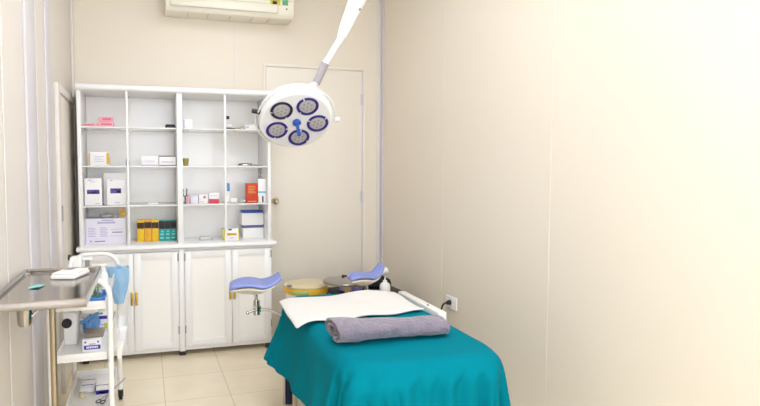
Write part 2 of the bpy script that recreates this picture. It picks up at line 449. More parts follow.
# top shelf, left unit
carton('medicine_box', -.390, -.303, Z1, Z1 + .022, FY, .10, M['pink'], 'flat pink box at the left end of the cabinet top shelf', 'box', 'pink boxes', [(.1, .8, .35, .65, M['pink_print'])])
carton('medicine_box', -.298, -.203, Z1, Z1 + .033, FY, .10, M['pink'], 'pink box at the bottom of the pink stack of two', 'box', 'pink boxes', [(.2, .9, .4, .7, M['pink_print'])])
carton('medicine_box', -.294, -.207, Z1 + .034, Z1 + .066, FY + .004, .09, M['pink'], 'pink box on top of the pink stack of two', 'box', 'pink boxes', [(.25, .9, .35, .75, M['pink_print'])])
t = thing('instrument_case', (.168, FY + .03, Z1), 'small black zipped case on the cabinet top shelf by the centre panel', 'case')
MB().box(.130, .198, FY, FY + .07, Z1 + GAP, Z1 + .020, .005).build('case_body', M['dark'], t)
MB().box(.134, .194, FY + .004, FY + .066, Z1 + .0205, Z1 + .027, .003).build('case_lid', M['black'], t)
# second shelf, left unit
t = carton('medicine_box', -.359, -.232, Z2, Z2 + .090, FY, .09, M['card'], 'white box with ochre end bands on the second shelf', 'box', None,
       [(0, .06, .0, .95, M['ochre'], 'ochre_band'), (.86, .99, .1, .95, M['ochre'], 'ochre_band')] + lines(.25, .75, (.3, .42, .54, .66), M['lav_print'], .03))
t = thing('vial', (-.1165, 4.14, Z2), 'small slate-blue capped vial behind the left mullion on the second shelf', 'vial')
MB().lathe([(0, 0), (.011, 0), (.0115, .004), (.0115, .034), (.007, .040), (0, .040)], (-.1165, 4.14, Z2 + GAP)).build('vial_body', M['bluelav'], t)
MB().cyl((-.1165, 4.14, Z2 + .0412), (-.1165, 4.14, Z2 + .054), .009).build('cap', M['purple'], t)
carton('medicine_box', -.032, .078, Z2, Z2 + .067, FY, .09, M['card'], 'plain white box with thin purple base band on the second shelf', 'box', None,
       [(0, 1, 0, .1, M['lav_print'], 'purple_band'), (.2, .8, .45, .5, M['lav_print'])])
t = carton('medicine_box', .086, .196, Z2, Z2 + .062, FY, .09, M['tan' if 0 else 'card'], 'off-white box with dark lid edge right of the plain white box', 'box', None,
       [(0, 1, .0, .10, M['purple'], 'purple_band'), (.15, .85, .4, .46, M['grey'])])
MB().box(.085, .197, FY - .001, FY + .091, Z2 + .0635, Z2 + .070, .002).build('lid', M['kraft'], t)
# third shelf, left unit
pm = [(.15, .86, .42, .58, M['purple'], 'label_patch'), (.2, .4, .92, .945, M['grey']), (.35, .62, .86, .88, M['lav_print']), (.6, .9, .05, .075, M['lav_print'])]
carton('glove_box', -.397 + .006, -.284, Z3, Z3 + .180, FY, .11, M['card'], 'white carton with purple label patch, left one of two on the third shelf', 'box', 'purple-label cartons', pm + [(.5, .82, .51, .535, M['card'], 'label_lettering'), (.22, .8, .46, .485, M['card'], 'label_lettering')])
carton('glove_box', -.252, -.131, Z3, Z3 + .172, FY, .07, M['card'], 'white carton with purple label patch in front of a taller plain carton', 'box', 'purple-label cartons', [(.18, .74, .46, .65, M['purple'], 'label_patch'), (.52, .72, .475, .55, M['card'], 'label_lettering'), (.22, .7, .585, .61, M['card'], 'label_lettering'), (.4, .66, .08, .11, M['lav_print']), (.18, .3, .94, .965, M['grey'])])
carton('glove_box', -.276, -.128, Z3, Z3 + .216, FY + .072, .13, M['card'], 'taller plain white carton standing behind a purple-label carton', 'box', None)
o = MB().box(.010, .074, FY, FY + .07, Z3 + GAP, Z3 + .012, .003).build('gauze_packet', M['card'], origin=(.042, FY + .03, Z3)); tag(o, 'thin flat white packet lying alone on the third shelf', 'packet')
# bottom of the left unit
t = carton('supply_carton', -.395, -.139, ZD, ZD + .174, 4.21, .15, M['card_lav'], 'wide white carton with faint lavender print at the cabinet bottom left', 'box', None,
   [(.36, .74, .80, .87, M['lav_print'], 'title_lettering'), (.30, .36, .79, .89, M['lav_print'], 'title_lettering'), (.4, .7, .92, .94, M['purple'], 'title_lettering')]
   + [(.06, .26 - .03 * (i % 2), .30 + .065 * i, .325 + .065 * i, M['lav_print']) for i in range(6)]
   + [(.36, .55 - .03 * (i % 2), .30 + .065 * i, .325 + .065 * i, M['lav_print']) for i in range(6)]
   + [(.62, .93, .56, .575, M['lav_print']), (.66, .92, .44, .47, M['purple']), (.60, .95, .30, .315, M['lav_print']), (.22, .48, .10, .13, M['purple']), (.1, .16, .08, .16, M['lav_print'])])
t = thing('spatula_bundle', (-.158, 4.26, ZD + .176), 'bundle of pale wooden spatulas on the wide lavender-print carton', 'spatulas')
for i, (dx, lean) in enumerate(((-.016, .006), (-.008, -.004), (0, .010), (.008, .002), (.015, .012))):
    m = Matrix.Translation((-.160 + dx, 4.25 + .006 * (i % 2), ZD + .1745)) @ Matrix.Rotation(lean * 4, 4, 'Y')
    MB().box(-.005, .005, -.0012, .0012, .0005, .078 - .006 * (i % 3), .0011, m=m).build('spatula', M['wood'], t)
bd = MB(); bd.lathe([(.024, 0), (.0245, .006), (.024, .012)], (-.159, 4.253, ZD + .196), seg=24); bd.build('band', M['yel'], t, solid=.001)
cb = MB(); random.seed(3)
bmesh.ops.create_icosphere(cb.bm, subdivisions=3, radius=1)
for v in cb.bm.verts:
    n = noise.noise(v.co * 2.4) * .30 + noise.noise(v.co * 5) * .14
    v.co = Vector((-.262 + v.co.x * .045 * (1 + n), 4.27 + v.co.y * .035 * (1 + n), ZD + .1755 + max(0, (v.co.z * .6 + .5)) * .030 * (1 + n)))
o = cb.build('plastic_bag', M['clear'], origin=(-.262, 4.27, ZD + .1755)); tag(o, 'crumpled clear plastic bag lying on the wide lavender-print carton', 'bag')
for i, (x0, x1, ml) in enumerate(((-.066, -.021, 'yel'), (-.019, .030, 'amber'), (.032, .078, 'yel'))):
    pos = ('leftmost yellow carton with brown band beside the wide white carton', 'middle, more orange carton of three yellow ones with brown bands', 'right-hand yellow carton with brown band touching the teal cartons')[i]
    carton('solution_carton', x0, x1, ZD, ZD + .152 + (.003 if i == 1 else 0), 4.28, .05, M[ml], pos, 'carton', 'yellow and brown cartons',
           [(0, 1, .60, .88, M['brown'], 'brown_band'), (.12, .88, .70, .73, M['amber'], 'band_lettering'), (.15, .85, .785, .80, M['amber'], 'band_lettering')] + ([(.15, .85, .1 + .1 * q, .12 + .1 * q, M['ochre']) for q in range(4)] if i == 1 else [(.04, .1, .05, .55, M['ochre'])]))
for i in range(3):
    x0 = .081 + .0395 * i
    pos = ('teal carton with dark top band next to the yellow cartons', 'middle teal carton with dark top band in the row of three', 'teal carton with dark top band nearest the centre panel')[i]
    carton('solution_carton', x0, x0 + .038, ZD, ZD + .146, 4.28, .05, M['tealcard'], pos, 'carton', 'teal cartons',
           [(0, 1, .58, .97, M['darkbrown'], 'dark_band'), (.3, .8, .70, .74, M['brown'], 'band_lettering'), (.2, .8, .30, .35, M['tealprint']), (.12, .85, .12, .17, M['tealprint']), (.4, .7, .44, .48, M['tealprint'])])
# right unit, top shelf
carton('medicine_box', .254, .310, Z1, Z1 + .060, FY, .06, M['card'], 'small square white box alone left on the right top shelf', 'box', None, [(.0, .07, 0, 1, M['lav_print'])])
carton('medicine_box', .543, .583, Z1, Z1 + .036, FY, .05, M['card'], 'tiny white box with dark base beside the right mullion', 'box', None, [(0, 1, 0, .35, M['dark'], 'dark_band')])
t = thing('scissors', (.63, FY + .03, Z1), 'brown-handled clamp lying on the right top shelf behind the lamp edge', 'clamp')
s = MB()
for a in (-1, 1):
    s.tube([(.604, FY + .03 + a * .006, Z1 + .009), (.640, FY + .03, Z1 + .011 + a * .004), (.668, FY + .03 - a * .004, Z1 + .014 + a * .008)], .004, 8)
s.build('shanks', M['steel_warm'], t)
s = MB()
for a in (-1, 1):
    s.tube([(.594 + .011 * math.cos(q * PI / 8), FY + .03 + a * .012 + .010 * math.sin(q * PI / 8), Z1 + .0075) for q in range(16)], .0035, 8, closed=True)
s.build('finger_rings', M['brown'], t)
carton('medicine_box', .675, .766, Z1, Z1 + .034, FY, .07, M['card'], 'flat white box on the right top shelf near the lamp head', 'box', None, [(.08, .3, .3, .7, M['lav_print'])])
# right unit, second shelf
o = MB().lathe([(0, 0), (.015, 0), (.017, .004), (.021, .048), (.0215, .052), (.019, .052), (.0155, .007), (0, .006)], (.262, 4.15, Z2 + GAP)).build('cup', M['olive'], origin=(.262, 4.15, Z2)); tag(o, 'small olive-gold cup on the right second shelf by the centre panel', 'cup')
t = thing('forceps', (.73, 4.19, Z2), 'long dark forceps lying at the shelf edge right of the mullion', 'forceps')
s = MB()
for a in (-1, 1):
    s.tube([(.618, 4.16, Z2 + .006), (.66, 4.155 + a * .008, Z2 + .008), (.72, 4.16 + a * .009, Z2 + .007), (.80, 4.17 + a * .003, Z2 + .006)], .0045, 8, radii=[.0035, .0055, .006, .003])
s.build('arms', M['chrome'], t)
s = MB(); s.tube([(.625, 4.149, Z2 + .0135), (.66, 4.146, Z2 + .016), (.72, 4.150, Z2 + .0145)], .004, 8); s.build('grip', M['black'], t)
# right unit, third shelf
o = MB().tube([(.244, 4.15, Z3 + .105), (.241, 4.15, Z3 + .075), (.246, 4.15, Z3 + .055), (.256, 4.15, Z3 + .052), (.264, 4.15, Z3 + .062), (.268, 4.15, Z3 + .10), (.262, 4.15, Z3 + .108)], .0035, 8)
o.box(.250, .258, 4.146, 4.154, Z3 + GAP, Z3 + .056, .001)
o = o.build('hook_clip', M['dark'], origin=(.255, 4.15, Z3)); tag(o, 'black U-shaped clip on a thin stem by the centre panel', 'clip')
t = thing('vial', (.2765, FY + .02, Z3), 'short pink and white vial next to the black clip', 'vial')
MB().lathe([(0, 0), (.012, 0), (.012, .036), (.006, .044), (.006, .052), (0, .052)], (.2765, FY + .02, Z3 + GAP)).build('vial_body', M['pink'], t)
MB().cyl((.2765, FY + .02, Z3 + .0535), (.2765, FY + .02, Z3 + .060), .0075).build('cap', M['pink_print'], t)
carton('medicine_box', .292, .343, Z3, Z3 + .056, FY, .05, M['card_lav'], 'small pale box between the pink vial and the lavender printed box', 'box', None, [(.1, .9, .85, .9, M['lav_print'])])
carton('medicine_box', .349, .408, Z3, Z3 + .062, FY, .05, M['card'], 'small white box with lavender print left of the red-based one', 'box', None, [(.1, .6, .2, .26, M['lav_print']), (.5, .8, .6, .85, M['pink_print'])])
carton('medicine_box', .418, .487, Z3, Z3 + .076, FY, .05, M['card'], 'small white box with a crimson lower half', 'box', None, [(0, 1, 0, .42, M['redp'], 'crimson_band'), (.1, .9, .7, .74, M['lav_print'])])
t = thing('ointment_tube', (.557, FY + .03, Z3), 'upright white tube with light blue top behind small white packets', 'tube')
MB().lathe([(0, 0), (.012, 0), (.0135, .004), (.0135, .075), (.011, .082), (0, .082)], (.557, FY + .045, Z3 + GAP), seg=24).build('tube_body', M['card'], t)
MB().box(.545, .569, FY + .039, FY + .051, Z3 + .084, Z3 + .142, .004).build('cap', M['skyblue'] if 0 else M['wrap'], t)
carton('medicine_box', .566, .612, Z3, Z3 + .034, FY, .03, M['card'], 'low white packet in front of the blue-topped tube', 'box', None, [(.05, .95, .0, .16, M['grey'], 'grey_edge')])
carton('medicine_box', .532, .562, Z3, Z3 + .046, FY - .002, .025, M['card'], 'tiny white upright box left of the low white packet', 'box', None, [(.2, .8, .1, .2, M['grey'])])
t = thing('vial', (.652, FY + .02, Z3), 'clear glass ampoule lying left of the red carton', 'vial')
MB().cyl((.628, FY + .02, Z3 + .0135), (.662, FY + .02, Z3 + .0135), .0125).build('vial_body', M['clear'], t)
MB().cyl((.6625, FY + .02, Z3 + .0135), (.676, FY + .02, Z3 + .0135), .007).build('cap', M['chrome'], t)
carton('medicine_box', .682, .761, Z3, Z3 + .140, FY, .06, M['red'], 'orange-red upright carton on the right third shelf', 'box', None,
       lines(.15, .85, (.5, .58, .66, .74, .82), M['ochre'], .03) + [(.1, .9, .06, .1, M['ochre'])])
carton('medicine_box', .765, .8225, Z3, Z3 + .172, FY, .06, M['card'], 'tall white carton with light blue band beside the red carton', 'box', None,
       [(0, 1, .40, .48, M['skyblue'], 'blue_band'), (.5, .68, .02, .28, M['darkbrown'], 'dark_mark'), (.02, .06, .02, .28, M['grey'])])
# hook under the second shelf
t = MB().box(.775, .800, 4.17, 4.19, Z2 - .052, Z2 - .0145, .003).tube([(.7875, 4.18, Z2 - .05), (.7875, 4.18, Z2 - .075), (.795, 4.18, Z2 - .083)], .003, 8).build('shelf_hook', M['grey'], origin=(.7875, 4.18, Z2 - .015))
tag(t, 'small grey hook under the shelf above the blue-banded carton', 'hook')
# bottom of the right unit
t = thing('blister_pack', (.394, FY + .03, ZD), 'clear plastic blister pack lying on the cabinet ledge', 'blister pack')
MB().box(.343, .447, FY - .01, FY + .055, ZD + GAP, ZD + .006, .001).build('backing', M['card'], t)
s = MB().box(.350, .440, FY - .004, FY + .049, ZD + .0065, ZD + .036, .010, 3); s.build('blister', M['clear'], t)
MB().box(.362, .428, FY + .006, FY + .03, ZD + .010, ZD + .020, .003).build('contents', M['grey'], t) if 0 else None
carton('medicine_box', .512, .630, ZD, ZD + .083, 4.18, .08, M['card'], 'white box with yellow ends and yellow print on the cabinet ledge', 'box', None,
       [(0, .14, 0, 1, M['yelsticker'], 'yellow_end'), (.95, 1, 0, 1, M['yelsticker'], 'yellow_end'), (.28, .84, .42, .62, M['ochre']), (.3, .84, .5, .54, M['brown'], 'lettering'), (.35, .55, .86, .98, M['dark'], 'dark_mark'), (.45, .7, .18, .22, M['grey'], 'lettering')])
def tray(x0, x1, z0, z1, y0, dep, lm, label):
    t = thing('storage_tray', ((x0 + x1) / 2, y0 + dep / 2, z0), label, 'tray', 'lidded trays')
    MB().box(x0, x1, y0, y0 + dep, z0 + GAP, z1 - .018, .004).build('tray_body', M['plastic'], t)
    l = MB(); l.box(x0 + .008, x1 - .008, y0 + .004, y0 + dep - .004, z1 - .0175, z1, .006)
    n = 14
    for i in range(n):
        x = x0 + .014 + (x1 - x0 - .028) * i / (n - 1)
        l.cyl((x, y0 + .002, z1 - .016), (x, y0 + .002, z1 - .004), .0045, seg=10)
    l.build('lid', lm, t)
tray(.668, .8225, ZD, ZD + .096, 4.25, .13, M['bluelav'], 'lower white tray with slate-blue lid in the stack of two')
tray(.660, .8225, ZD + .0965, ZD + .205, 4.25, .13, M['bluecard'], 'upper white tray with bright blue lid on the stack of two')

# ------------------------------------------------------------------ surgical lamp
hc = Vector((.808, 3.2, 1.548))
cam = Vector((0, 0, 1.28))
dv = (hc - cam).normalized()
rt = Vector((.956, -.2925, 0))
pd = (Vector((0, 0, -1)) * .98 + rt * .19); pd = (pd - dv * pd.dot(dv)).normalized()
nrm = (-dv * math.cos(R(43)) + pd * math.sin(R(43))).normalized()     # where the face looks
e1 = (rt - nrm * rt.dot(nrm)).normalized(); e2 = nrm.cross(e1)
if e2.z < 0: e2 = -e2
LM = Matrix.Translation(hc) @ Matrix(((e1.x, e2.x, nrm.x, 0), (e1.y, e2.y, nrm.y, 0), (e1.z, e2.z, nrm.z, 0), (0, 0, 0, 1)))
MX, MY = 1.17, 3.2
lamp = thing('surgical_lamp', (MX, MY, ZC - .001), 'white ceiling-mounted surgical lamp with five round purple-rimmed lights', 'lamp')
MB().lathe([(0, .0002), (.186, .0002), (.1905, -.0005), (.1905, -.004), (0, -.004)], seg=72, mtx=LM @ Matrix.Translation((0, 0, .0006))).build('face_plate', M['face'], lamp)
MB().lathe([(0, 0), (.19, 0), (.202, -.004), (.209, -.014), (.210, -.024), (.208, -.034), (.206, -.06), (.200, -.085), (.182, -.108), (.14, -.126), (.08, -.136), (0, -.138)], seg=72, mtx=LM).build('lamp_head', M['lampwhite'], lamp)
MB().lathe([(.2075, -.034), (.2115, -.036), (.2115, -.040), (.2075, -.042), (.2075, -.034)], seg=72, mtx=LM).build('head_seam', M['frame_grey'], lamp)
for i in range(5):
    a = R(-86 + 72 * i); cx, cy = .122 * math.cos(a), .122 * math.sin(a)
    lt = MB().lathe([(0, .001), (.045, .001), (.045, .003), (.038, .0055), (0, .006)], (cx, cy, 0), seg=40, mtx=LM).build('light_lens', M['lens'], lamp)
    rm = M['navy_ring'] if i == 3 else M['purple_ring']
    MB().lathe([(.0455, .0005), (.0605, .0005), (.0620, .004), (.059, .008), (.049, .008), (.0455, .004), (.0455, .0005)], (cx, cy, 0), seg=48, mtx=LM).build('bezel', rm, lt)
    dots = MB()
    for q in range(6):
        b_ = q * PI / 3 + .3
        dots.lathe([(0, .0058), (.007, .0058), (.006, .0072), (0, .0076)], (cx + .024 * math.cos(b_), cy + .024 * math.sin(b_), 0), seg=16, mtx=LM)
    dots.lathe([(0, .0058), (.007, .0058), (.006, .0072), (0, .0076)], (cx, cy, 0), seg=16, mtx=LM)
    dots.build('led', M['led'], lt)
    tabs = MB()
    for q in (a + .9, a + PI - .3):
        m2 = LM @ Matrix.Translation((cx, cy, 0)) @ Matrix.Rotation(q, 4, 'Z')
        tabs.box(.052, .061, -.0025, .0025, .006, .009, .001, m=m2)
    tabs.build('clip', M['frame_grey'], lt)
hd = MB().lathe([(0, .0005), (.020, .0005), (.023, .005), (.024, .014), (.019, .020), (.010, .024), (.009, .075), (.0105, .080), (.0115, .102), (.009, .110), (0, .112)], seg=28, mtx=LM).build('handle', M['blue'], lamp)
# yoke rail around the head
yk = MB()
pts = []
for q in range(49):
    a = R(158 + (360 + 0 - 158 - 8) * 0) + (R(-170) * q / 48)
    lift = -.018 - .022 * math.sin(PI * q / 48)
    rr = .222
    pts.append(LM @ Vector((rr * math.cos(a), rr * math.sin(a), lift)))
yk.tube(pts, .0048, 8)
pts = [LM @ Vector((.228 * math.cos(R(165) + R(62) * q / 24), .228 * math.sin(R(165) + R(62) * q / 24), -.035)) for q in range(25)]
pts = [LM @ Vector((.205 * math.cos(R(160)), .205 * math.sin(R(160)), -.035))] + pts + [LM @ Vector((.205 * math.cos(R(230)), .205 * math.sin(R(230)), -.035))]
yk.tube(pts, .006, 8)
yk.build('yoke', M['frame_grey'], lamp)
for a, m_ in ((R(160), 'dark'), (R(-12), 'lampwhite')):
    MB().cyl(LM @ Vector((.198 * math.cos(a), .198 * math.sin(a), -.032)), LM @ Vector((.252 * math.cos(a), .252 * math.sin(a), -.032)), .013, seg=16).build('pivot_knob', M[m_], lamp)
def A(x, z): return Vector((x * 1.1034, MY + .0, 1.28 + (z - 1.28) * 1.1034))
p0 = LM @ Vector((.018, .185, -.03))
p1, p2, p3, p4 = A(.803, 1.649), A(.883, 1.819), A(.969, 1.955), A(1.056, 2.154)
pj = p0.lerp(p1, .35)
ps = p1.lerp(p2, .40)
MB().cyl(p0, ps, .0135, .0150, seg=20).build('arm_neck', M['lampwhite'], lamp)
MB().cyl(ps, p2, .0215, .0235, seg=24).build('grip_sleeve', M['sleeve'], lamp)
MB().cyl(p2.lerp(p3, .01), p3, .017, .018, seg=20).build('arm_tube', M['lampwhite'], lamp)
MB().cyl(p3.lerp(p2, .06), p3.lerp(p4, .02), .0225, .0225, seg=24).build('arm_collar', M['frame_grey'], lamp)
dd_ = (p4 - p3).normalized(); p5 = p3 + dd_ * .36
ta = MB(); ta.tube([p3 + dd_ * .006, p3 + dd_ * .05, p3 + dd_ * .20, p4, p5], .03, 24, radii=[.025, .033, .044, .050, .052])
ta.build('spring_arm', M['lampwhite'], lamp)
q_ = p3.lerp(p4, .72)
MB().cyl(q_ + Vector((.03, -.041, 0)), q_ + Vector((.03, -.030, 0)), .007, seg=14).build('adjusting_screw', M['grey'], lamp)
MB().sphere(p5, .062, seg=28).build('arm_joint', M['lampwhite'], lamp)
MB().cyl((p5.x, MY, p5.z + .04), (p5.x, MY, ZC - .05), .034, seg=28).build('ceiling_column', M['lampwhite'], lamp)
MB().lathe([(0, -.075), (.045, -.075), (.10, -.04), (.12, -.002), (0, -.002)], (p5.x, MY, ZC), seg=40).build('ceiling_canopy', M['lampwhite'], lamp)

# ------------------------------------------------------------------ bed
BC = Vector((1.012, 2.49, 0)); BR = R(-2.0)
HW, HL, BZ = .312, .600, .575
BM4 = Matrix.Translation(BC) @ Matrix.Rotation(BR, 4, 'Z')
bed = thing('examination_bed', BC, 'white gynaecological examination bed under a teal drape with two leg rests', 'bed', local=True)
bed.rotation_euler = (0, 0, BR)
def slab_outline(r_foot, r_head, n=10):
    pts = []
    for cx, cy, r, a0 in ((HW - r_head, HL - r_head, r_head, 0), (-HW + r_head, HL - r_head, r_head, 90), (-HW + r_foot, -HL + r_foot, r_foot, 180), (HW - r_foot, -HL + r_foot, r_foot, 270)):
        for i in range(n + 1):
            a = R(a0 + 90 * i / n); pts.append((cx + r * math.cos(a), cy + r * math.sin(a)))
    return pts
def rounded_slab(z0, z1, e):
    m = MB(); prev = None; base = slab_outline(.15, .04); rings = []
    prof = [(e, z0), (.3 * e, z0 + .3 * e), (0, z0 + e), (0, z1 - e), (.13 * e, z1 - .5 * e), (.5 * e, z1 - .13 * e), (e, z1)]
    for ins, z in prof:
        rings.append([m.bm.verts.new((x * (1 - ins / HW), y * (1 - ins / HL), z)) for x, y in base])
    for a, b in zip(rings, rings[1:]):
        for i in range(len(a)): m.bm.faces.new([a[i], a[(i + 1) % len(a)], b[(i + 1) % len(a)], b[i]])
    m.bm.faces.new(rings[0][::-1]); m.bm.faces.new(rings[-1])
    return m
rounded_slab(BZ - .075, BZ, .03).build('mattress', M['bedwhite'], bed)
MB().box(-HW + .03, HW - .03, -HL + .15, HL - .02, BZ - .115, BZ - .076, .006).build('bed_frame', M['bedwhite'], bed)
MB().box(-.16, .16, -.26, .26, .075, BZ - .116, .03, 3).build('pedestal', M['bedwhite'], bed)
MB().box(-.24, .24, -.46, .50, .002, .074, .025, 3).build('base', M['bedwhite'], bed)
BI = BM4.inverted()
def legp(x, y, z): return BI @ Vector((x, y, z))
for (x, y, r, m_, nm) in ((.700, 3.06, .0085, 'chrome', 'leg'), (.728, 3.075, .022, 'navy', 'leg_column'), (.752, 3.03, .014, 'shell', 'leg')):
    a = legp(x, y, 0); MB().cyl((a.x, a.y, .0008), (a.x, a.y, BZ - .116), r).build(nm, M[m_], bed)
# uncovered white side board at the right of the head half
MB().box(HW + .010, HW + .055, .03, HL - .05, BZ - .03, BZ + .018, .008, 3).build('side_board', M['bedwhite'], bed)
MB().box(HW - .10, HW + .06, -.01, HL - .06, BZ - .105, BZ - .085, .004).build('board_bracket', M['bedwhite'], bed)
MB().cyl(BI @ Vector((1.355, 2.66, BZ + .0175)), BI @ Vector((1.355, 2.66, BZ + .0215)), .006).build('bolt', M['dark'], bed)
# leg rests: a padded trough on a post
def leg_rest(px, py, z, wid, ang, mirror, tip, dep=.085):
    base = Matrix.Translation(legp(px, py, z)) @ Matrix.Rotation(ang, 4, 'Z')
    prof = [(-.140, .012), (-.128, .026), (-.10, .034), (-.07, .040), (-.03, .040), (.0, .034), (.03, .026), (.055, .026), (.08, .032), (.11, .032 + .4 * tip), (.140, .032 + tip)]
    if mirror: pass
    s = wid / .28
    def pad_fn(off):
        def fn(u, v):
            i = u * (len(prof) - 1); k = min(int(i), len(prof) - 2); t = i - k
            x = prof[k][0] * (1 - t) + prof[k + 1][0] * t; zz = prof[k][1] * (1 - t) + prof[k + 1][1] * t
            w = dep * (1 - .35 * abs(2 * u - 1) ** 3)
            if u < .5: w *= .80 + .4 * u
            y = (v - .5) * 2 * w
            edge = (abs(2 * v - 1)) ** 3
            return (x * s, y + .03 * u, zz * s + off + edge * (.008 if v > .5 else -.012))
        return fn
    g = MB().grid(26, 12, pad_fn(0)); g.xf(base)
    cu = g.build('leg_rest_cushion', M['peri'], bed, solid=.018, sub=1)
    sh = MB()
    def shell_fn(u, v):
        x, y, zz = pad_fn(0)(u * .86 + .02, v)
        bulge = .052 * math.sin(PI * min(1, u * 1.1)) * (1 - (2 * v - 1) ** 2)
        return (x, y * .97, zz - .011 - bulge)
    sh.grid(22, 10, shell_fn); sh.xf(base)
    sh.build('leg_rest_shell', M['shell'], cu, origin=(0, 0, 0), solid=.012, sub=1)
    cl = MB(); top = base @ Vector((.0, .01, -.014)); 
    cl.cyl(top, top + Vector((.004, 0, -.062)), .009)
    cl.build('post', M['chrome'], bed)
    c0 = top + Vector((.004, 0, -.05)); c1 = top + Vector((.006, 0, -.130))
    k = MB(); k.cyl(c0, c1, .018, seg=16).box(c1.x - .022, c1.x + .022, c1.y - .012, c1.y + .012, c1.z + .015, c1.z + .05, .004)
    sg = -1 if not mirror else 1
    k.tube([c1 + Vector((0, -.012, .03)), c1 + Vector((sg * .04, -.02, .022)), c1 + Vector((sg * .052, -.02, .018))], .006, 8)
    k.sphere(c1 + Vector((sg * .054, -.02, .017)), .010)
    k.build('clamp', M['chrome'], bed)
    ar = MB(); tgt = Vector((-sg * -1 * 0, 0, 0))
    ex = (-HW + .01) if not mirror else (HW - .01)
    ar.tube([c1 + Vector((0, 0, .03)), c1.lerp(Vector((ex, c1.y - .03, c1.z + .0)), .5) + Vector((0, 0, .02)), Vector((ex, HL - .07, BZ - .095))], .009, 10)
    ar.build('support_arm', M['chrome'], bed)
leg_rest(.563, 3.15, .628, .278, R(-4), False, .036)
leg_rest(1.283, 3.33, .606, .232, R(6), True, .070, .058)
kn = base_k = legp(1.135, 3.35, .632)
MB().sphere(kn, .011).cyl(kn, kn + Vector((.022, 0, .002)), .006).build('release_knob', M['dark'], bed)

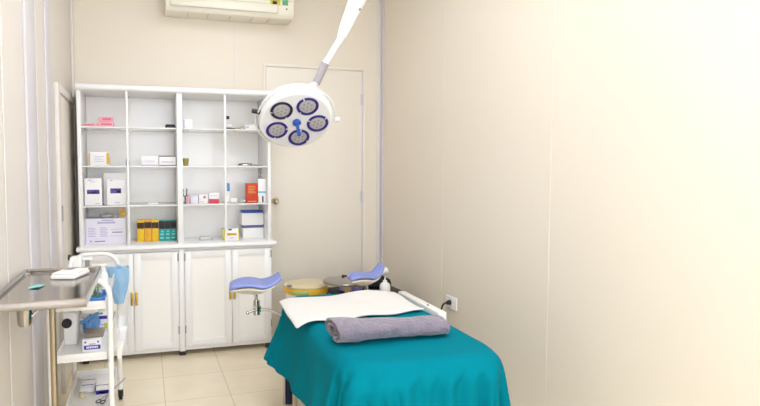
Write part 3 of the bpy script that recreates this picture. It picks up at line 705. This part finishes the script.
# ------------------------------------------------------------------ teal drape (draped by the physics solver, then frozen)
def drape():
    # collider in bed space
    cm = rounded_slab(BZ - .12, BZ, .04)
    col = cm.build('collider_tmp', M['bedwhite']); 
    col.modifiers.new('c', 'COLLISION')
    col.collision.thickness_outer = .004; col.collision.cloth_friction = 20
    fl = MB().box(-2, 2, -2, 2, -.05, 0.0).build('floor_tmp', M['bedwhite']); fl.modifiers.new('c', 'COLLISION'); fl.collision.thickness_outer = .004
    x0, x1, y0, y1 = -HW - .315, HW + .30, -HL - .44, HL + .015
    st = .0175
    nx, ny = int((x1 - x0) / st), int((y1 - y0) / st)
    bm = bmesh.new(); g = []
    for i in range(nx + 1):
        row = []
        for j in range(ny + 1):
            x = x0 + (x1 - x0) * i / nx; y = y0 + (y1 - y0) * j / ny
            # slight skew of the cloth so the folds differ from side to side
            row.append(bm.verts.new((x + .0015 * math.sin(9 * y), y + .03 * (x / HW) * 0, BZ + .006 + .0012 * noise.noise(Vector((x * 7, y * 7, 1))))))
        g.append(row)
    for i in range(nx):
        for j in range(ny):
            bm.faces.new([g[i][j], g[i + 1][j], g[i + 1][j + 1], g[i][j + 1]])
    me = bpy.data.meshes.new('drape_tmp'); bm.to_mesh(me); bm.free()
    ob = bpy.data.objects.new('drape_tmp', me); C.objects.link(ob)
    vg = ob.vertex_groups.new(name='pin')
    idx = [v.index for v in me.vertices if abs(v.co.x) < HW - .055 and -HL + .055 < v.co.y and not (v.co.y < -HL + .16 and abs(v.co.x) > HW - .16 and math.hypot(abs(v.co.x) - HW + .16, v.co.y + HL - .16) > .105)]
    vg.add(idx, 1.0, 'REPLACE')
    md = ob.modifiers.new('cloth', 'CLOTH')
    s = md.settings; s.quality = 7; s.mass = .25; s.tension_stiffness = 18; s.compression_stiffness = 18; s.shear_stiffness = 6; s.bending_stiffness = .08
    s.vertex_group_mass = 'pin'; s.air_damping = 1.5
    md.collision_settings.distance_min = .004; md.collision_settings.use_self_collision = True; md.collision_settings.self_distance_min = .004
    md.collision_settings.collision_quality = 3
    N = 75
    md.point_cache.frame_start = 1; md.point_cache.frame_end = N
    for fr_ in range(1, N + 1): sc.frame_set(fr_)
    dg = bpy.context.evaluated_depsgraph_get()
    out = bpy.data.meshes.new_from_object(ob.evaluated_get(dg))
    for o in (ob, col, fl): bpy.data.objects.remove(o, do_unlink=True)
    sc.frame_set(1)
    out.name = 'drape'
    def sst(a, b, x):
        x = max(0.0, min(1.0, (x - a) / (b - a))); return x * x * (3 - 2 * x)
    ridges = [(.03, .055, .05), (.19, .05, .045), (.33, .06, .022), (.56, .09, .030), (.80, .07, .035), (1.00, .06, .030),
              (1.13, .04, .045), (1.22, .022, .03), (1.31, .028, .034), (1.39, .02, .022), (1.47, .035, .030), (1.57, .02, .024), (1.645, .026, .036), (1.72, .022, .026), (1.79, .03, .030), (1.92, .06, .02), (2.10, .06, .02)]
    for v in out.vertices:
        dep = BZ - v.co.z
        if dep < .012: continue
        x, y = v.co.x, v.co.y
        px, py = max(-HW + .05, min(HW - .05, x)), max(-HL + .05, y)
        nx, ny = x - px, y - py
        if y > -HL + .05: ny = 0.0
        ln = math.hypot(nx, ny) or 1.0
        nx /= ln; ny /= ln
        # distance along the rim: left side from the head end, foot end, right side
        th = math.atan2(-ny, -nx)          # 0 on the left side, pi/2 at the foot, pi on the right
        if ny == 0.0: s_ = (HL - y) if nx < 0 else 2 * HL + 2 * HW - .1 + .1 + (y + HL)
        elif abs(x) <= HW - .05: s_ = 2 * HL + (x + HW)
        else: s_ = (2 * HL - .05 + .10 * th / (PI / 2)) if x < 0 else (2 * HL + 2 * HW - .05 + .10 * (th - PI / 2) / (PI / 2))
        k = sst(.0, .40, dep) if ny == 0.0 else sst(-.01, .075, dep)
        fl_ = (.030 * (1 - sst(.0, .75, s_)) + .010) if s_ < 1.0 else -.004
        f_ = sum(a_ * math.exp(-((s_ - c_ + .10 * k * math.sin(5 * c_)) / w_) ** 2) for c_, w_, a_ in ridges)
        am = k * (fl_ + f_ * (.9 if ny == 0.0 else 1.15)) + .010 * sst(0, .05, dep)
        v.co.x += nx * am; v.co.y += ny * am
        if y > HL - .2 and nx < 0: v.co.z += .02 * k * sst(HL - .2, HL, y)
    for p in out.polygons: p.use_smooth = True
    out.materials.clear(); out.materials.append(M['teal'])
    o = bpy.data.objects.new('drape', out); C.objects.link(o)
    o.location = BC; o.rotation_euler = (0, 0, BR)
    md = o.modifiers.new('thick', 'SOLIDIFY'); md.thickness = .003; md.offset = 1
    md = o.modifiers.new('sub', 'SUBSURF'); md.levels = 1; md.render_levels = 1
    tag(o, 'teal cloth drape hanging over the examination bed', 'drape')
    return o
dr = drape()

# white sheet over the head half
def sheet():
    zt = BZ + .010
    BLc, FLc, FRc, BRc = Vector((.662, 3.01)), Vector((.628, 2.49)), Vector((1.285, 2.56)), Vector((1.315, 2.985))
    def fn(u, v):
        p = (BLc * (1 - u) + BRc * u) * (1 - v) + (FLc * (1 - u) + FRc * u) * v
        ang = .012 * math.sin(5 * u * PI) * v ** 4
        x, y = p.x, p.y + ang - .010 * math.sin(7 * v) * (u > .98)
        z = zt + .004 + .004 * noise.noise(Vector((x * 6, y * 6, 3))) + .016 * math.exp(-((u - .70) / .22) ** 2 - ((v + .0) / .35) ** 2)
        z += .003 * math.exp(-((v - .15) / .2) ** 2) + .005 * math.sin(u * 9 + 1) * (1 - v) ** 2
        z += .006 * (v > .93) * (.5 + .5 * math.sin(u * 14))
        if u < .14: z -= (.14 - u) ** 2 * 1.0
        return (x, y, z)
    o = MB().grid(44, 28, fn).build('sheet', M['pad'], origin=(1.0, 2.78, zt), solid=.010, solid_off=1, sub=1)
    tag(o, 'white padded sheet spread over the head half of the bed', 'sheet')
sheet()

# rolled towel
def towel():
    a, b_ = Vector((.702, 2.215, BZ + .064)), Vector((1.192, 2.205, BZ + .058))
    ax = (b_ - a); L = ax.length; ax.normalize()
    side = Vector((0, 0, 1)).cross(ax).normalized(); up = Vector((0, 0, 1))
    turns = 2.4; n = 110
    def fn(u, v):
        th = u * turns * 2 * PI
        rr = .010 + .044 * u
        t = v
        taper = 1 - .26 * t + .05 * math.sin(7 * t + 1)
        crump = 1 + .17 * noise.noise(Vector((t * 5, math.cos(th) * 1.1, math.sin(th) * 1.1))) + .09 * noise.noise(Vector((t * 14, math.cos(th) * 2, math.sin(th) * 2 + 5)))
        r = rr * taper * (1 + (crump - 1) * u)
        sx = r * 1.62 * math.cos(th + 2.4); sz = r * .86 * math.sin(th + 2.4)
        end = .010 * math.sin(th * 1.0) * (1 if t < .5 else .6) * (abs(2 * t - 1) ** 3)
        p = a + ax * (L * t + end) + side * sx + up * max(sz, -.042)
        return (p.x, p.y, p.z - .007 * t)
    o = MB().grid(n, 44, fn).build('towel', M['towel'], origin=(1.0, 2.26, BZ + .01), solid=.010, sub=1)
    tag(o, 'rolled greyish lavender towel lying across the teal drape', 'towel')
towel()

# outlet, plug and cord on the right wall
t = thing('wall_outlet', (XR, 3.28, .438), 'white wall socket plate on the right wall beside the bed', 'outlet')
MB().box(XR - .010, XR - .0005, 3.215, 3.350, .398, .478, .003).build('plate', M['plastic'], t)
MB().cyl((XR - .012, 3.285, .440), (XR - .0102, 3.285, .440), .022, seg=24).build('socket', M['trim_white'], t)
t = thing('power_cord', (XR - .02, 3.35, .44), 'black plug and cord running from the wall socket down behind the bed', 'cord')
MB().cyl((XR - .0125, 3.285, .440), (XR - .034, 3.285, .440), .017, .012).build('plug', M['black'], t)
MB().tube([(XR - .034, 3.285, .440), (XR - .044, 3.288, .437), (XR - .054, 3.300, .425), (XR - .060, 3.312, .39), (XR - .060, 3.312, .30), (XR - .060, 3.305, .18), (XR - .085, 3.30, .05), (XR - .12, 3.22, .008), (XR - .22, 3.0, .0075)], .0055, 10).build('cable', M['black'], t)

# ------------------------------------------------------------------ behind the bed
bx, by = 1.022, 3.80
t = thing('waste_bin', (bx, by, 0), 'round white bin with tan lid and yellow bag rim behind the bed', 'bin')
MB().lathe([(0, .001), (.115, .001), (.120, .01), (.138, .46), (.138, .4775), (0, .4775)], (bx, by, 0), seg=48).build('bin_body', M['plastic'], t)
MB().lathe([(.139, .4550), (.147, .4570), (.150, .4700), (.151, .4870), (.147, .4955), (.139, .4955), (.139, .4550)], (bx, by, 0), seg=48).build('bag_rim', M['yellow'], t)
MB().lathe([(0, .4785), (.136, .4785), (.1365, .4970), (.149, .4985), (.150, .5070), (.143, .5130), (.128, .5140), (.12, .5230), (.06, .5290), (0, .5300)], (bx, by, 0), seg=48).build('lid', M['tan'], t)
MB().box(bx - .152, bx - .120, by - .10, by - .07, .5145, .5230, .003).build('lid_tab', M['kraft'], t)
g = MB(); g.lathe([(.1515, .4610), (.1525, .4710), (.1525, .4810), (.1515, .4870)], (bx, by, 0), seg=48)
bmesh.ops.delete(g.bm, geom=[f for f in g.bm.faces if not (-2.5 < math.atan2(f.calc_center_median().y - by, f.calc_center_median().x - bx) < -1.7)], context='FACES')
g.build('green_band', M['greenp'], t, solid=.001)
sx, sy = 1.235, 3.56
t = thing('round_stool', (sx, sy, 0), 'round stainless steel stool between the bin and the right leg rest', 'stool')
MB().lathe([(0, .553), (.13, .552), (.150, .549), (.158, .553), (.160, .561), (.155, .567), (.13, .570), (0, .572)], (sx, sy, 0), seg=56).build('seat', M['seat_steel'], t)
MB().cyl((sx, sy, .30), (sx, sy, .552), .016).cyl((sx, sy, .500), (sx, sy, .551), .03, .06).build('screw_post', M['steel_warm'], t)
for i in range(4):
    a = PI / 4 + i * PI / 2
    MB().tube([(sx + .035 * math.cos(a), sy + .035 * math.sin(a), .33), (sx + .10 * math.cos(a), sy + .10 * math.sin(a), .27), (sx + .135 * math.cos(a), sy + .135 * math.sin(a), .012)], .010, 10).build('leg', M['chrome'], t)
MB().lathe([(.1195, .148), (.1275, .15), (.1275, .155), (.1195, .157), (.1195, .148)], (sx, sy, 0), seg=40).build('foot_ring', M['chrome'], t)
MB().lathe([(0, .29), (.04, .29), (.045, .31), (.04, .34), (0, .34)], (sx, sy, 0), seg=28).build('hub', M['steel_warm'], t)
t = thing('storage_box', (1.60, 3.87, 0), 'black storage box in the corner behind the right leg rest', 'box')
MB().box(1.49, 1.71, 3.70, 4.06, .001, .405, .012, 3).build('box_body', M['dark'], t)
MB().box(1.482, 1.718, 3.692, 4.068, .406, .428, .008, 3).build('lid', M['black'], t)
bg = MB(); bmesh.ops.create_icosphere(bg.bm, subdivisions=4, radius=1)
for v in bg.bm.verts:
    n = 1 + .10 * noise.noise(v.co * 2.2)
    c = Vector([math.copysign(abs(q) ** .6, q) for q in v.co])
    v.co = Vector((1.602 + c.x * .088 * n, 3.95 + c.y * .10 * n, max(.4292, .462 + c.z * .036 * n)))
o = bg.build('cloth_bag', M['black_soft'], origin=(1.60, 3.95, .43)); tag(o, 'soft black bag lying on the black storage box', 'bag')
t = thing('paper_roll', (1.585, 3.93, .50), 'white paper roll lying on top of the black bag', 'roll')
MB().cyl((1.505, 3.90, .520), (1.665, 3.93, .547), .024, seg=28).build('roll_body', M['card'], t)
MB().cyl((1.500, 3.899, .5192), (1.5045, 3.8999, .5199), .010, seg=20).build('core', M['kraft'], t)
t = thing('squeeze_bottle', (1.574, 3.74, .428), 'white squeeze bottle with pointed nozzle at the front of the black box', 'bottle')
MB().lathe([(0, 0), (.034, 0), (.037, .004), (.037, .045), (.030, .062), (.014, .072), (0, .072)], (1.574, 3.74, .4288), seg=32).build('bottle_body', M['plastic'], t)
MB().lathe([(.0, .0725), (.015, .0725), (.015, .082), (.006, .086), (.003, .112), (0, .112)], (1.574, 3.74, .4288), seg=20).build('nozzle', M['card'], t)
t = thing('storage_box', (1.36, 3.93, 0), 'low dark storage box with purple bundle, behind the steel stool', 'box')
MB().box(1.24, 1.46, 3.80, 4.06, .001, .405, .012, 3).build('box_body', M['dark'], t)
MB().box(1.234, 1.466, 3.794, 4.066, .406, .420, .006, 3).build('lid', M['black_soft'], t)
bg = MB(); bmesh.ops.create_icosphere(bg.bm, subdivisions=4, radius=1)
for v in bg.bm.verts:
    n = 1 + .22 * noise.noise(v.co * 2.6)
    v.co = Vector((1.365 + v.co.x * .082 * n, 3.88 + v.co.y * .07 * n, max(.4212, .445 + v.co.z * .038 * n)))
o = bg.build('cloth_bundle', mat('purple_cloth', (116, 108, 172), .85, bump=.3, bump_scale=20), origin=(1.365, 3.88, .42)); tag(o, 'purple cloth bundle seen under the edge of the steel stool', 'cloth')

# ------------------------------------------------------------------ steel table
TX0, TX1, TY0, TY1, TZ = -.474, -.182, 1.930, 2.575, .880
t = thing('instrument_table', (-.319, 2.2, 0), 'stainless steel instrument table with raised rim at the left wall', 'table')
s = MB()
s.box(TX0 + .014, TX1 - .014, TY0 + .014, TY1 - .014, TZ - .020, TZ - .010)
s.build('tabletop', M['steel'], t)
s = MB(); rp = [(0, -.022), (.003, -.024), (.015, -.024), (.017, -.014), (.019, -.003), (.015, .003), (.005, .003), (.000, -.003)]
def rail(p, q, inward):
    p, q, inward = Vector(p), Vector(q), Vector(inward); vs0 = []; vs1 = []
    dirv = (q - p).normalized()
    for (w, z) in rp:
        # mitred corners
        vs0.append(s.bm.verts.new(p + inward * w + dirv * w + Vector((0, 0, TZ + z)))); vs1.append(s.bm.verts.new(q + inward * w - dirv * w + Vector((0, 0, TZ + z))))
    n = len(rp)
    for i in range(n):
        s.bm.faces.new([vs0[i], vs0[(i + 1) % n], vs1[(i + 1) % n], vs1[i]])
rail((TX0, TY0, 0), (TX1, TY0, 0), (0, 1, 0)); rail((TX1, TY0, 0), (TX1, TY1, 0), (-1, 0, 0)); rail((TX1, TY1, 0), (TX0, TY1, 0), (0, -1, 0)); rail((TX0, TY1, 0), (TX0, TY0, 0), (1, 0, 0))
bmesh.ops.remove_doubles(s.bm, verts=s.bm.verts, dist=.0004)
s.build('raised_rim', M['steel'], t)
MB().box(TX0 + .03, TX1 - .03, TY0 + .06, TY1 - .06, TZ - .036, TZ - .021, .002).build('under_frame', M['steel'], t)
MB().cyl((-.319, 2.20, .03), (-.319, 2.20, TZ - .037), .0108, seg=24).build('pole', M['steel_warm'], t)
MB().cyl((-.319, 2.20, TZ - .075), (-.319, 2.20, TZ - .062), .0135, seg=24).build('collar', M['steel_warm'], t)
MB().box(TX0 + .02, TX1 - .02, 2.17, 2.23, .012, .040, .006).box(-.346, -.292, 1.96, 2.50, .012, .040, .006).build('base', M['steel_warm'], t)
for (x, y) in ((TX0 + .04, 2.20), (TX1 - .04, 2.20), (-.319, 1.99), (-.319, 2.47)):
    MB().cyl((x, y, .0008), (x, y, .0115), .018).build('foot', M['black'], t)
MB().lathe([(0, -.108), (.018, -.108), (.022, -.100), (.024, -.050), (.040, -.037), (0, -.037)], (-.386, 2.09, TZ), seg=28).build('drain_cup', M['steel'], t)
MB().tube([(-.363, 2.09, TZ - .080), (-.348, 2.095, TZ - .058), (-.332, 2.10, TZ - .038)], .006, 8).build('drain_brace', M['steel'], t)
ZT = TZ - .010
mW = Matrix.Translation((-.284, 2.425, ZT)) @ Matrix.Rotation(R(-18), 4, 'Z')
t = thing('soap_box', (-.284, 2.425, ZT), 'flat white plastic box on the steel table', 'box')
s = MB(); s.box(-.046, .046, -.070, .070, GAP, .017, .006, 3, m=mW); s.build('box_body', M['plastic'], t)
s = MB(); s.box(-.043, .043, -.066, .066, .0175, .024, .004, 3, m=mW); s.build('lid', M['plastic'], t)
s = MB(); s.box(-.032, .000, .010, .050, .0243, .0256, .001, m=mW); s.build('grey_label', M['grey'], t)
s = MB().grid(10, 6, lambda u, v: (-.395 + .035 * u + .012 * v, 2.20 + .055 * v + .01 * u, ZT + .003 + .006 * abs(noise.noise(Vector((u * 3, v * 3, 2))))))
o = s.build('wrapper', M['tealwrap'], origin=(-.375, 2.23, ZT), solid=.0015, solid_off=1); tag(o, 'small pale teal wrapper lying on the steel table', 'wrapper')

# ------------------------------------------------------------------ trolley
RX0, RX1, RY0, RY1 = -.389, -.156, 2.61, 3.39
t = thing('instrument_trolley', (-.288, 3.0, 0), 'white three-tier trolley with arched tube ends between table and cabinet', 'trolley')
for y in (RY0, RY1):
    pts = [(RX1, y, .062)] + [(RX1, y, .062 + .68 * i / 6) for i in range(1, 6)]
    r_ = .075; zt = .822
    for i in range(9):
        a = PI / 2 * i / 8; pts.append((RX1 - r_ + r_ * math.cos(a), y, zt - r_ + r_ * math.sin(a)))
    for i in range(9):
        a = PI / 2 + PI / 2 * i / 8; pts.append((RX0 + r_ + r_ * math.cos(a), y, zt - r_ + r_ * math.sin(a)))
    pts += [(RX0, y, .062 + .68 * i / 6) for i in range(5, -1, -1)]
    MB().tube(pts, .0115, 14).build('frame_arch', M['plastic'], t)
def tray_shelf(z, h, nm):
    s = MB(); x0, x1, y0, y1 = RX0 + .015, RX1 - .015, RY0 + .014, RY1 - .014
    s.box(x0, x1, y0, y1, z - .014, z - .004, .002)
    for q in ((x0, x1, y0, y0 + .006), (x0, x1, y1 - .006, y1), (x0, x0 + .006, y0 + .006, y1 - .006), (x1 - .006, x1, y0 + .006, y1 - .006)):
        s.box(*q, z - .004, z + h, .0015)
    s.build(nm, M['plastic'], t)
tray_shelf(.704, .022, 'shelf'); tray_shelf(.486, .020, 'shelf'); tray_shelf(.152, .040, 'shelf')
for x in (RX0, RX1):
    for y in (RY0, RY1):
        s = MB(); s.cyl((x, y, .050), (x, y, .0625), .014).box(x - .012, x + .012, y - .004, y + .022, .040, .050, .003)
        s.box(x - .014, x - .0105, y + .002, y + .026, .018, .048, .001).box(x + .0105, x + .014, y + .002, y + .026, .018, .048, .001)
        cs = s.build('castor', M['dark'], t)
        MB().cyl((x - .0095, y + .012, .0255), (x + .0095, y + .012, .0255), .0247, seg=24).build('wheel', M['black'], cs)
ZS1, ZS2, ZS3 = .700, .482, .148
# white pocket hooked on the aisle side of the trolley
pk = MB()
va = [(-.1395, 2.80, .560), (-.1395, 3.02, .560), (-.095, 3.02, .566), (-.095, 2.80, .566)]
vb_ = [(-.1395, 2.82, .410), (-.1395, 3.00, .410), (-.128, 3.00, .410), (-.128, 2.82, .410)]
va = [pk.bm.verts.new(p) for p in va]; vb_ = [pk.bm.verts.new(p) for p in vb_]
pk.bm.faces.new(vb_)
for q in range(4): pk.bm.faces.new([va[q], va[(q + 1) % 4], vb_[(q + 1) % 4], vb_[q]])
pk_o = pk.build('side_pocket', M['plastic'], t, solid=.003)
MB().box(-.130, -.104, 2.800, 2.8035, .500, .552, .001, m=Matrix.Translation((0, -.0065, 0))).build('pocket_label', M['card_lav'], pk_o)
# top shelf
tt = thing('medical_scope', (-.335, 3.10, ZS1), 'white medical device with slanted arm on the trolley top shelf', 'device')
MB().box(-.368, -.300, 3.04, 3.18, ZS1 + GAP, ZS1 + .060, .010, 3).build('device_base', M['plastic'], tt)
MB().box(-.362, -.312, 3.10, 3.17, ZS1 + .061, ZS1 + .150, .010, 3).build('device_column', M['plastic'], tt)
MB().tube([(-.352, 3.082, ZS1 + .150), (-.360, 3.06, ZS1 + .115), (-.364, 3.02, ZS1 + .075)], .010, 10).build('slanted_arm', M['card'], tt)
MB().cyl((-.376, 3.13, ZS1 + .145), (-.363, 3.13, ZS1 + .145), .015).build('adjusting_knob', M['dark'], tt)
MB().box(-.311, -.262, 3.11, 3.15, ZS1 + .130, ZS1 + .145, .005).build('crossbar', M['plastic'], tt)
MB().cyl((-.288, 3.13, ZS1 + .085), (-.288, 3.13, ZS1 + .129), .011).build('eyepiece', M['grey'], tt)
tt = thing('instrument_dish', (-.265, 3.27, ZS1), 'white covered dish behind the pump bottle on the trolley', 'dish')
MB().lathe([(0, 0), (.040, 0), (.046, .006), (.052, .045), (0, .045)], (-.275, 3.28, ZS1 + GAP)).build('dish_body', M['plastic'], tt)
MB().lathe([(0, .0465), (.054, .0465), (.055, .052), (.042, .064), (.010, .070), (.012, .082), (0, .084)], (-.275, 3.28, ZS1 + GAP)).build('dish_lid', M['plastic'], tt)
tt = thing('pump_bottle', (-.207, 3.05, ZS1), 'white pump bottle on the trolley top shelf beside the blue bag', 'bottle')
MB().lathe([(0, 0), (.018, 0), (.0205, .004), (.0205, .058), (.017, .072), (.009, .079), (0, .079)], (-.207, 3.05, ZS1 + GAP)).build('bottle_body', M['card'], tt)
s = MB(); s.cyl((-.207, 3.05, ZS1 + .0805), (-.207, 3.05, ZS1 + .092), .009).cyl((-.207, 3.05, ZS1 + .092), (-.207, 3.05, ZS1 + .108), .004)
s.box(-.232, -.196, 3.043, 3.057, ZS1 + .108, ZS1 + .117, .003); s.build('pump', M['card'], tt)
tt = thing('blue_tray', (-.222, 2.76, ZS1), 'shallow blue plastic tray on the trolley top shelf', 'tray')
s = MB(); s.box(-.268, -.178, 2.68, 2.86, ZS1 + GAP, ZS1 + .006, .002)
for q in ((-.268, -.178, 2.68, 2.684), (-.268, -.178, 2.856, 2.86), (-.268, -.264, 2.684, 2.856), (-.182, -.178, 2.684, 2.856)): s.box(*q, ZS1 + .006, ZS1 + .030, .001)
s.build('tray_body', M['bluetray'], tt)
tt = thing('glass_jar', (-.219, 2.79, ZS1 + .006), 'small clear glass jar standing in the shallow blue tray', 'jar')
MB().lathe([(0, 0), (.019, 0), (.0225, .004), (.0235, .050), (.0205, .050), (.0195, .006), (0, .005)], (-.219, 2.79, ZS1 + .007)).build('jar_body', M['glass'], tt)
MB().lathe([(.0215, .0505), (.0245, .0505), (.0245, .055), (.0215, .055), (.0215, .0505)], (-.219, 2.79, ZS1 + .007)).build('jar_rim', M['grey'], tt)
s = MB(); s.box(-.234, -.222, 2.785, 2.788, ZS1 + .0135, ZS1 + .086, .001).box(-.219, -.212, 2.792, 2.795, ZS1 + .0135, ZS1 + .072, .001)
s.box(-.234, -.212, 2.7875, 2.7925, ZS1 + .0135, ZS1 + .020)
o = s.build('swab_packet', M['green'], origin=(-.225, 2.79, ZS1 + .0135)); tag(o, 'green-printed swab packet standing in the small glass jar', 'packet')
# blue bag hanging from the far arch
s = MB()
def bagfn(u, v):
    a = 2 * PI * u
    z = .755 - .200 * v
    w = .056 * (1 - .62 * v ** 1.8) * (1 + .10 * math.sin(3 * a + 4 * v) + .14 * noise.noise(Vector((math.cos(a) * 1.5, math.sin(a) * 1.5, v * 4))))
    dep = .030 * (1 - .35 * v) * (1 + .2 * noise.noise(Vector((math.cos(a) * 2, v * 5, 9))))
    ruffle = .007 * math.sin(5 * a) * (1 - v) ** 3
    return (-.155 + .004 * v + w * math.cos(a), 3.345 + dep * math.sin(a), z + ruffle)
s.grid(40, 22, bagfn); bmesh.ops.remove_doubles(s.bm, verts=s.bm.verts, dist=.0003)
last = [v for v in s.bm.verts if v.co.z < .755 - .200 + .0003]
if len(last) > 2: bmesh.ops.contextual_create(s.bm, geom=last)
o = s.build('waste_bag', M['bagblue'], origin=(-.155, 3.345, .755), solid=.0015)
tag(o, 'light blue plastic bag hanging from the trolley end frame', 'bag')
# middle shelf
GX0, GX1, GY, GZ = -.279, -.201, 2.72, ZS2
tt = thing('glove_box', (-.24, 2.77, ZS2), 'open white glove box with violet label on the trolley middle shelf', 'box')
MB().box(GX0, GX1, GY, GY + .12, GZ + GAP, GZ + .056, .002).build('carton_body', M['card'], tt)
MB().box(GX0 + .004, GX1 + .008, GY + .02, GY + .13, GZ + .0565, GZ + .074, .004).build('open_flap', M['kraft'], tt)
s = MB(); s.box(GX0 + .007, GX1 - .004, GY - .0014, GY + .001, GZ + .012, GZ + .030); s.build('violet_label', M['violet'], tt, smooth=False)
s = MB()
for i in range(7): s.box(GX0 + .017 + i * .007, GX0 + .022 + i * .007, GY - .0024, GY - .0012, GZ + .017, GZ + .026)
s.build('label_lettering', M['card'], tt, smooth=False)
for x in (GX0 + .013, GX1 - .013): MB().cyl((x, GY - .0012, GZ + .044), (x, GY + .0005, GZ + .044), .0042).build('printed_mark', M['purple'], tt)
MB().box(GX0 + .028, GX1 - .024, GY - .0012, GY + .0005, GZ + .034, GZ + .0365).build('printed_mark', M['purple'], tt)
tt = thing('suction_unit', (-.342, 2.92, ZS2), 'white device box with round black port on the trolley middle shelf', 'device')
MB().box(-.370, -.314, 2.85, 3.00, ZS2 + GAP, ZS2 + .150, .008, 3).build('device_body', M['plastic'], tt)
MB().cyl((-.354, 2.838, ZS2 + .104), (-.354, 2.8495, ZS2 + .104), .0215, seg=36).build('port', M['black'], tt)
s = MB(); bmesh.ops.create_icosphere(s.bm, subdivisions=4, radius=1)
for v in s.bm.verts:
    n = 1 + .28 * noise.noise(v.co * 1.9) + .12 * noise.noise(v.co * 5)
    v.co = Vector((-.264 + v.co.x * .038 * n, 3.00 + v.co.y * .06 * n, max(ZS2 + .0008, ZS2 + .050 + v.co.z * .052 * n)))
o = s.build('wrapped_pack', M['wrap'], origin=(-.282, 3.00, ZS2)); tag(o, 'crumpled blue sterile wrap behind the open glove box', 'pack')
s = MB().grid(12, 10, lambda u, v: (-.306 + .080 * u, 2.925 - .010 * v + .01 * u, ZS2 + .074 + .020 * v + .036 * u + .007 * noise.noise(Vector((u * 3, v * 3, 7)))))
s2 = s.build('glove', M['wrap'], origin=(-.30, 2.92, ZS2 + .09), solid=.002)
tag(s2, 'folded blue wrap flap sticking up beside the black round port', 'wrap')
carton('glove_box', -.238, -.182, ZS2, ZS2 + .100, 3.06, .12, M['card'], 'white carton with violet stripe and yellow patch behind the near trolley leg', 'box', None,
       [(0, 1, .60, .76, M['violet'], 'violet_stripe'), (.5, .95, .12, .40, M['yelsticker'], 'yellow_mark'), (.0, .4, .84, .93, M['green'], 'green_mark'), (.1, .6, .3, .34, M['lav_print'])])
# bottom shelf
tt = thing('paper_pack', (-.305, 3.25, ZS3), 'white paper-wrapped pack with blue lines on the trolley bottom shelf', 'pack')
s = MB(); s.box(-.342, -.268, 3.14, 3.35, ZS3 + GAP, ZS3 + .024, .007, 3); s.build('pack_body', M['card'], tt)
for y in (3.19, 3.27): MB().box(-.335, -.275, y, y + .008, ZS3 + .0242, ZS3 + .0252).build('blue_line', M['bluecard'], tt)
tt = carton('medicine_box', -.258, -.196, ZS3, ZS3 + .058, 3.08, .16, M['card'], 'white box with violet label lying on the trolley bottom shelf', 'box', None, [(.0, 1, .15, .50, M['violet'], 'violet_label'), (.2, .8, .24, .40, M['lav_print'], 'lettering'), (0, 1, .94, .99, M['kraft'], 'edge_line')])
tt = thing('tape_roll', (-.322, 3.09, ZS3), 'roll of tan tape on the trolley bottom shelf', 'tape')
MB().lathe([(.008, 0), (.0165, 0), (.017, .002), (.017, .020), (.0165, .022), (.008, .022), (.008, 0)], (-.322, 3.09, ZS3 + GAP)).build('tape_body', M['tan'], tt)
MB().lathe([(.0055, .001), (.0078, .001), (.0078, .021), (.0055, .021), (.0055, .001)], (-.322, 3.09, ZS3 + GAP)).build('core', M['card'], tt)
tt = thing('scissors', (-.19, 2.98, ZS3), 'dark steel clamp leaning across the edge of the trolley bottom shelf', 'clamp')
sA, sB = Vector((-.236, 2.94, ZS3 + .016)), Vector((-.118, 3.10, ZS3 + .074))
sd = (sB - sA).normalized(); sn = sd.cross(Vector((0, 0, 1))).normalized()
for a in (-1, 1):
    cc = sA + sd * .016 + sn * a * .013
    MB().tube([cc + sd * .012 * math.cos(q * PI / 8) + sn * .011 * math.sin(q * PI / 8) for q in range(16)], .0028, 8, closed=True).build('finger_ring', M['dark'], tt)
    MB().tube([cc + sd * .011, sA + sd * .06 + sn * a * .005, sA + sd * .11 - sn * a * .002, sB - sn * a * .002], .003, 8, radii=[.003, .0035, .0035, .0018]).build('arm', M['hinge'], tt)

# ------------------------------------------------------------------ camera, world, view
cd = bpy.data.cameras.new('camera'); co = bpy.data.objects.new('camera', cd); C.objects.link(co)
co.location = (0, 0, 1.28); co.rotation_euler = (R(90 - 3.256), 0, R(-17.01))
cd.sensor_width = 36; cd.sensor_fit = 'HORIZONTAL'; cd.lens = 586.6 / 760 * 36
cd.shift_x = (380 - 325.8) / 760; cd.clip_start = .02
sc.camera = co
w = bpy.data.worlds.new('world'); sc.world = w; w.use_nodes = True
w.node_tree.nodes['Background'].inputs['Color'].default_value = (.8, .8, .78, 1); w.node_tree.nodes['Background'].inputs['Strength'].default_value = .3
vs = sc.view_settings
vs.view_transform = 'Standard'; vs.look = 'None'; vs.gamma = 1; vs.use_curve_mapping = False
vs.exposure = 0.45
sc.cycles.max_bounces = 10; sc.cycles.diffuse_bounces = 6
sc.cycles.use_denoising = True
for o in bpy.data.objects:
    if '_o' in o: del o['_o']
